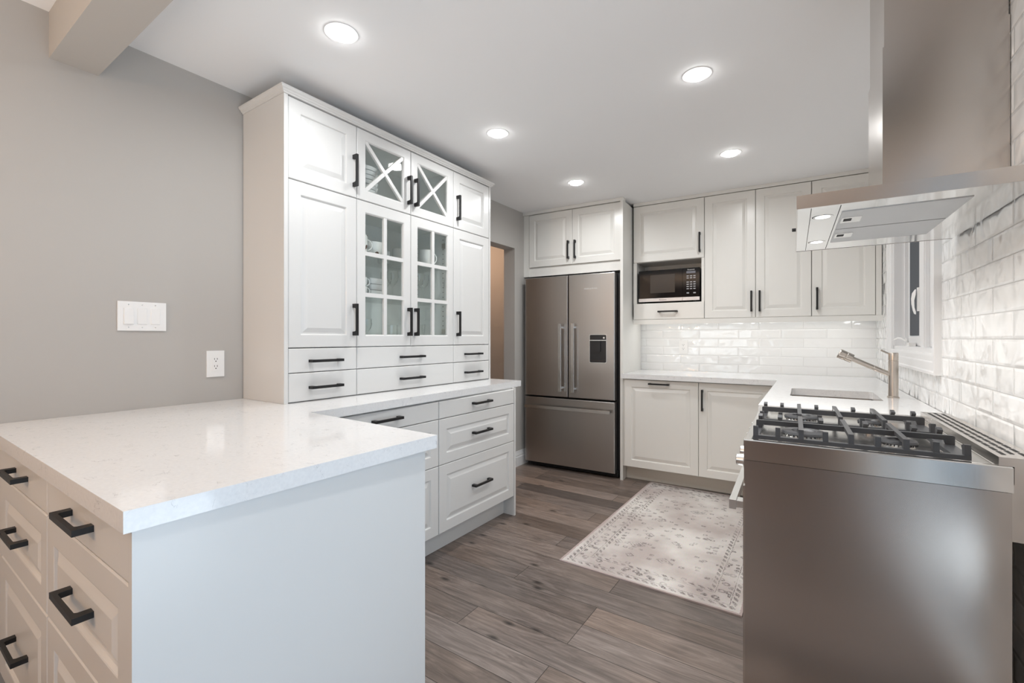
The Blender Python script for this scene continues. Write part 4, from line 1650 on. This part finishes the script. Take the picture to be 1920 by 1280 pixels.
# ------------------------------------------------------------------ china and glass in the display cabinet
def lathe_obj(prof, name, m, label, cat, x, y, z, group=None, smooth=True, hnd=None):
    b = MB()
    b.lathe(prof, (0, 0, 0), 28)
    o = b.build(name, m, fr='L', smooth=smooth)
    o.location = to_world('L', (x, y, z))
    tag(o, label, cat, group)
    ORG[o.name] = (0, 0, 0)
    if hnd:
        r0, zc, rh, ang = hnd
        b = MB()
        pts = []
        for i in range(11):
            a = math.radians(-100 + 200 * i / 10)
            d = r0 - 0.004 + rh * (math.cos(a) + 0.18)
            pts.append((d * math.cos(ang), d * math.sin(ang), zc + rh * 1.15 * math.sin(a)))
        b.tube(pts, 0.0036, 8)
        h = b.build('cup_handle', m, o, smooth=True)
    return o


def cupprof(r, h, foot=0.7, flare=1.0):
    return [(0.001, 0.004), (r * foot, 0.0), (r * foot, 0.003), (r * 0.93, h * 0.3), (r, h * 0.6), (r * flare, h), (r * flare - 0.003, h), (r - 0.004, h * 0.6), (r * 0.88, h * 0.3), (r * foot - 0.003, 0.007), (0.001, 0.007)]


def glassprof(r, h, stem):
    return [(0.001, 0.0), (r * 0.8, 0.0), (r * 0.8, 0.002), (0.006, 0.006), (0.0035, 0.02), (0.0035, stem), (0.008, stem + 0.006), (r * 0.75, stem + (h - stem) * 0.3), (r, stem + (h - stem) * 0.62), (r * 0.92, h), (r * 0.92 - 0.0012, h), (r - 0.0012, stem + (h - stem) * 0.62), (r * 0.72, stem + (h - stem) * 0.32), (0.004, stem + 0.01), (0.001, stem + 0.01)]


S1 = SH2 + 0.0006
S2 = SH1 + 0.0006
S3 = 1.1806
S0 = 1.9576
lathe_obj(cupprof(0.036, 0.105, 0.9, 1.0), 'mug', 'cupprint', 'tall mug with brown leaf print behind the first glass door', 'mug', -2.10, 1.615, S1, hnd=(0.035, 0.055, 0.026, 1.2))
lathe_obj(cupprof(0.050, 0.085, 0.6, 1.05), 'teacup', 'cupprint', 'wide teacup with brown leaf print next to the tall leaf mug', 'cup', -2.13, 1.725, S1, hnd=(0.05, 0.045, 0.022, -1.4))
lathe_obj(cupprof(0.040, 0.075, 0.8, 1.0), 'teacup', 'china', 'small white cup deep in the shade of the top glass shelf', 'cup', -2.25, 1.90, S1, hnd=(0.04, 0.04, 0.02, 1.6))
lathe_obj(cupprof(0.034, 0.115, 0.95, 1.0), 'tumbler', 'china', 'tall white beaker behind the upper right light of the first door', 'cup', -2.27, 2.035, S1)
lathe_obj(cupprof(0.044, 0.108, 0.72, 1.04), 'mug', 'china', 'large white mug with a curved handle behind the second glass door', 'mug', -2.13, 2.15, S1, hnd=(0.042, 0.062, 0.032, 1.25))
# espresso cups and plates on the middle shelf
for z, lab in ((S2 + 0.0, 'small white espresso cup under another, left on the middle glass shelf'), (S2 + 0.052, 'small white espresso cup stacked on top, left on the middle glass shelf')):
    lathe_obj(cupprof(0.032, 0.051, 0.75, 1.0), 'espresso_cup', 'china', lab, 'cup', -2.10, 1.618, z, 'espresso cups', hnd=(0.032, 0.027, 0.017, 1.35))
for k in range(3):
    b = MB()
    s = 0.062
    lo = []
    for ins, z in ((0.016, 0.0), (0.010, 0.004), (0.0, 0.034), (0.003, 0.034), (0.014, 0.008), (0.02, 0.006)):
        lo.append([Vector((p[0], p[1], z)) for p in rring(-s + ins, s - ins, -s + ins, s - ins, 0.012)])
    b.loft(lo)
    o = b.build('square_bowl', 'china', fr='L', smooth=True)
    o.location = to_world('L', (-2.17, 1.745, S2 + 0.006 + k * 0.0345))
    tag(o, ('lowest', 'middle', 'topmost')[k] + ' white square bowl in the stack on the middle glass shelf', 'bowl', 'stack of square bowls')
lathe_obj([(0.001, 0.0), (0.05, 0.0), (0.075, 0.004), (0.076, 0.0055), (0.05, 0.003), (0.001, 0.002)], 'plate', 'china', 'white plate under the stack of square bowls', 'plate', -2.17, 1.745, S2)
for x, y, lab in ((-2.20, 1.93, 'wine glass behind the right middle light of the first glass door, front one'), (-2.29, 1.955, 'wine glass standing behind another one in the first glass door'),
                  (-2.12, 2.075, 'wine glass at the left edge of the second glass door'), (-2.17, 2.165, 'wine glass centred in the middle light of the second glass door')):
    lathe_obj(glassprof(0.037, 0.185, 0.085), 'wine_glass', 'glassware', lab, 'glass', x, y, S2, 'wine glasses on the middle shelf')
lathe_obj(glassprof(0.030, 0.150, 0.070), 'goblet', 'glassware', 'small glass goblet on the cabinet bottom behind the first door', 'glass', -2.14, 1.685, S3)
lathe_obj(cupprof(0.040, 0.120, 0.9, 1.0), 'tumbler', 'glassware', 'clear glass tumbler on the cabinet bottom, right in the first door', 'glass', -2.18, 1.90, S3)
lathe_obj(cupprof(0.070, 0.130, 0.6, 1.05), 'glass_bowl', 'glassware', 'big clear glass bowl on the cabinet bottom behind the second door', 'bowl', -2.22, 2.13, S3)
for k, w in enumerate(('lowest', 'second lowest', 'third lowest', 'fourth lowest', 'fourth highest', 'third highest', 'second highest', 'topmost')):
    lathe_obj([(0.001, 0.0), (0.05, 0.0), (0.088, 0.022), (0.095, 0.040), (0.092, 0.040), (0.085, 0.024), (0.048, 0.004), (0.001, 0.003)], 'bowl', 'china',
              w + ' white bowl in the stack behind the crossed-bar door', 'bowl', -2.16, 1.66, S0 + k * 0.026, 'stack of bowls in the top cabinet')
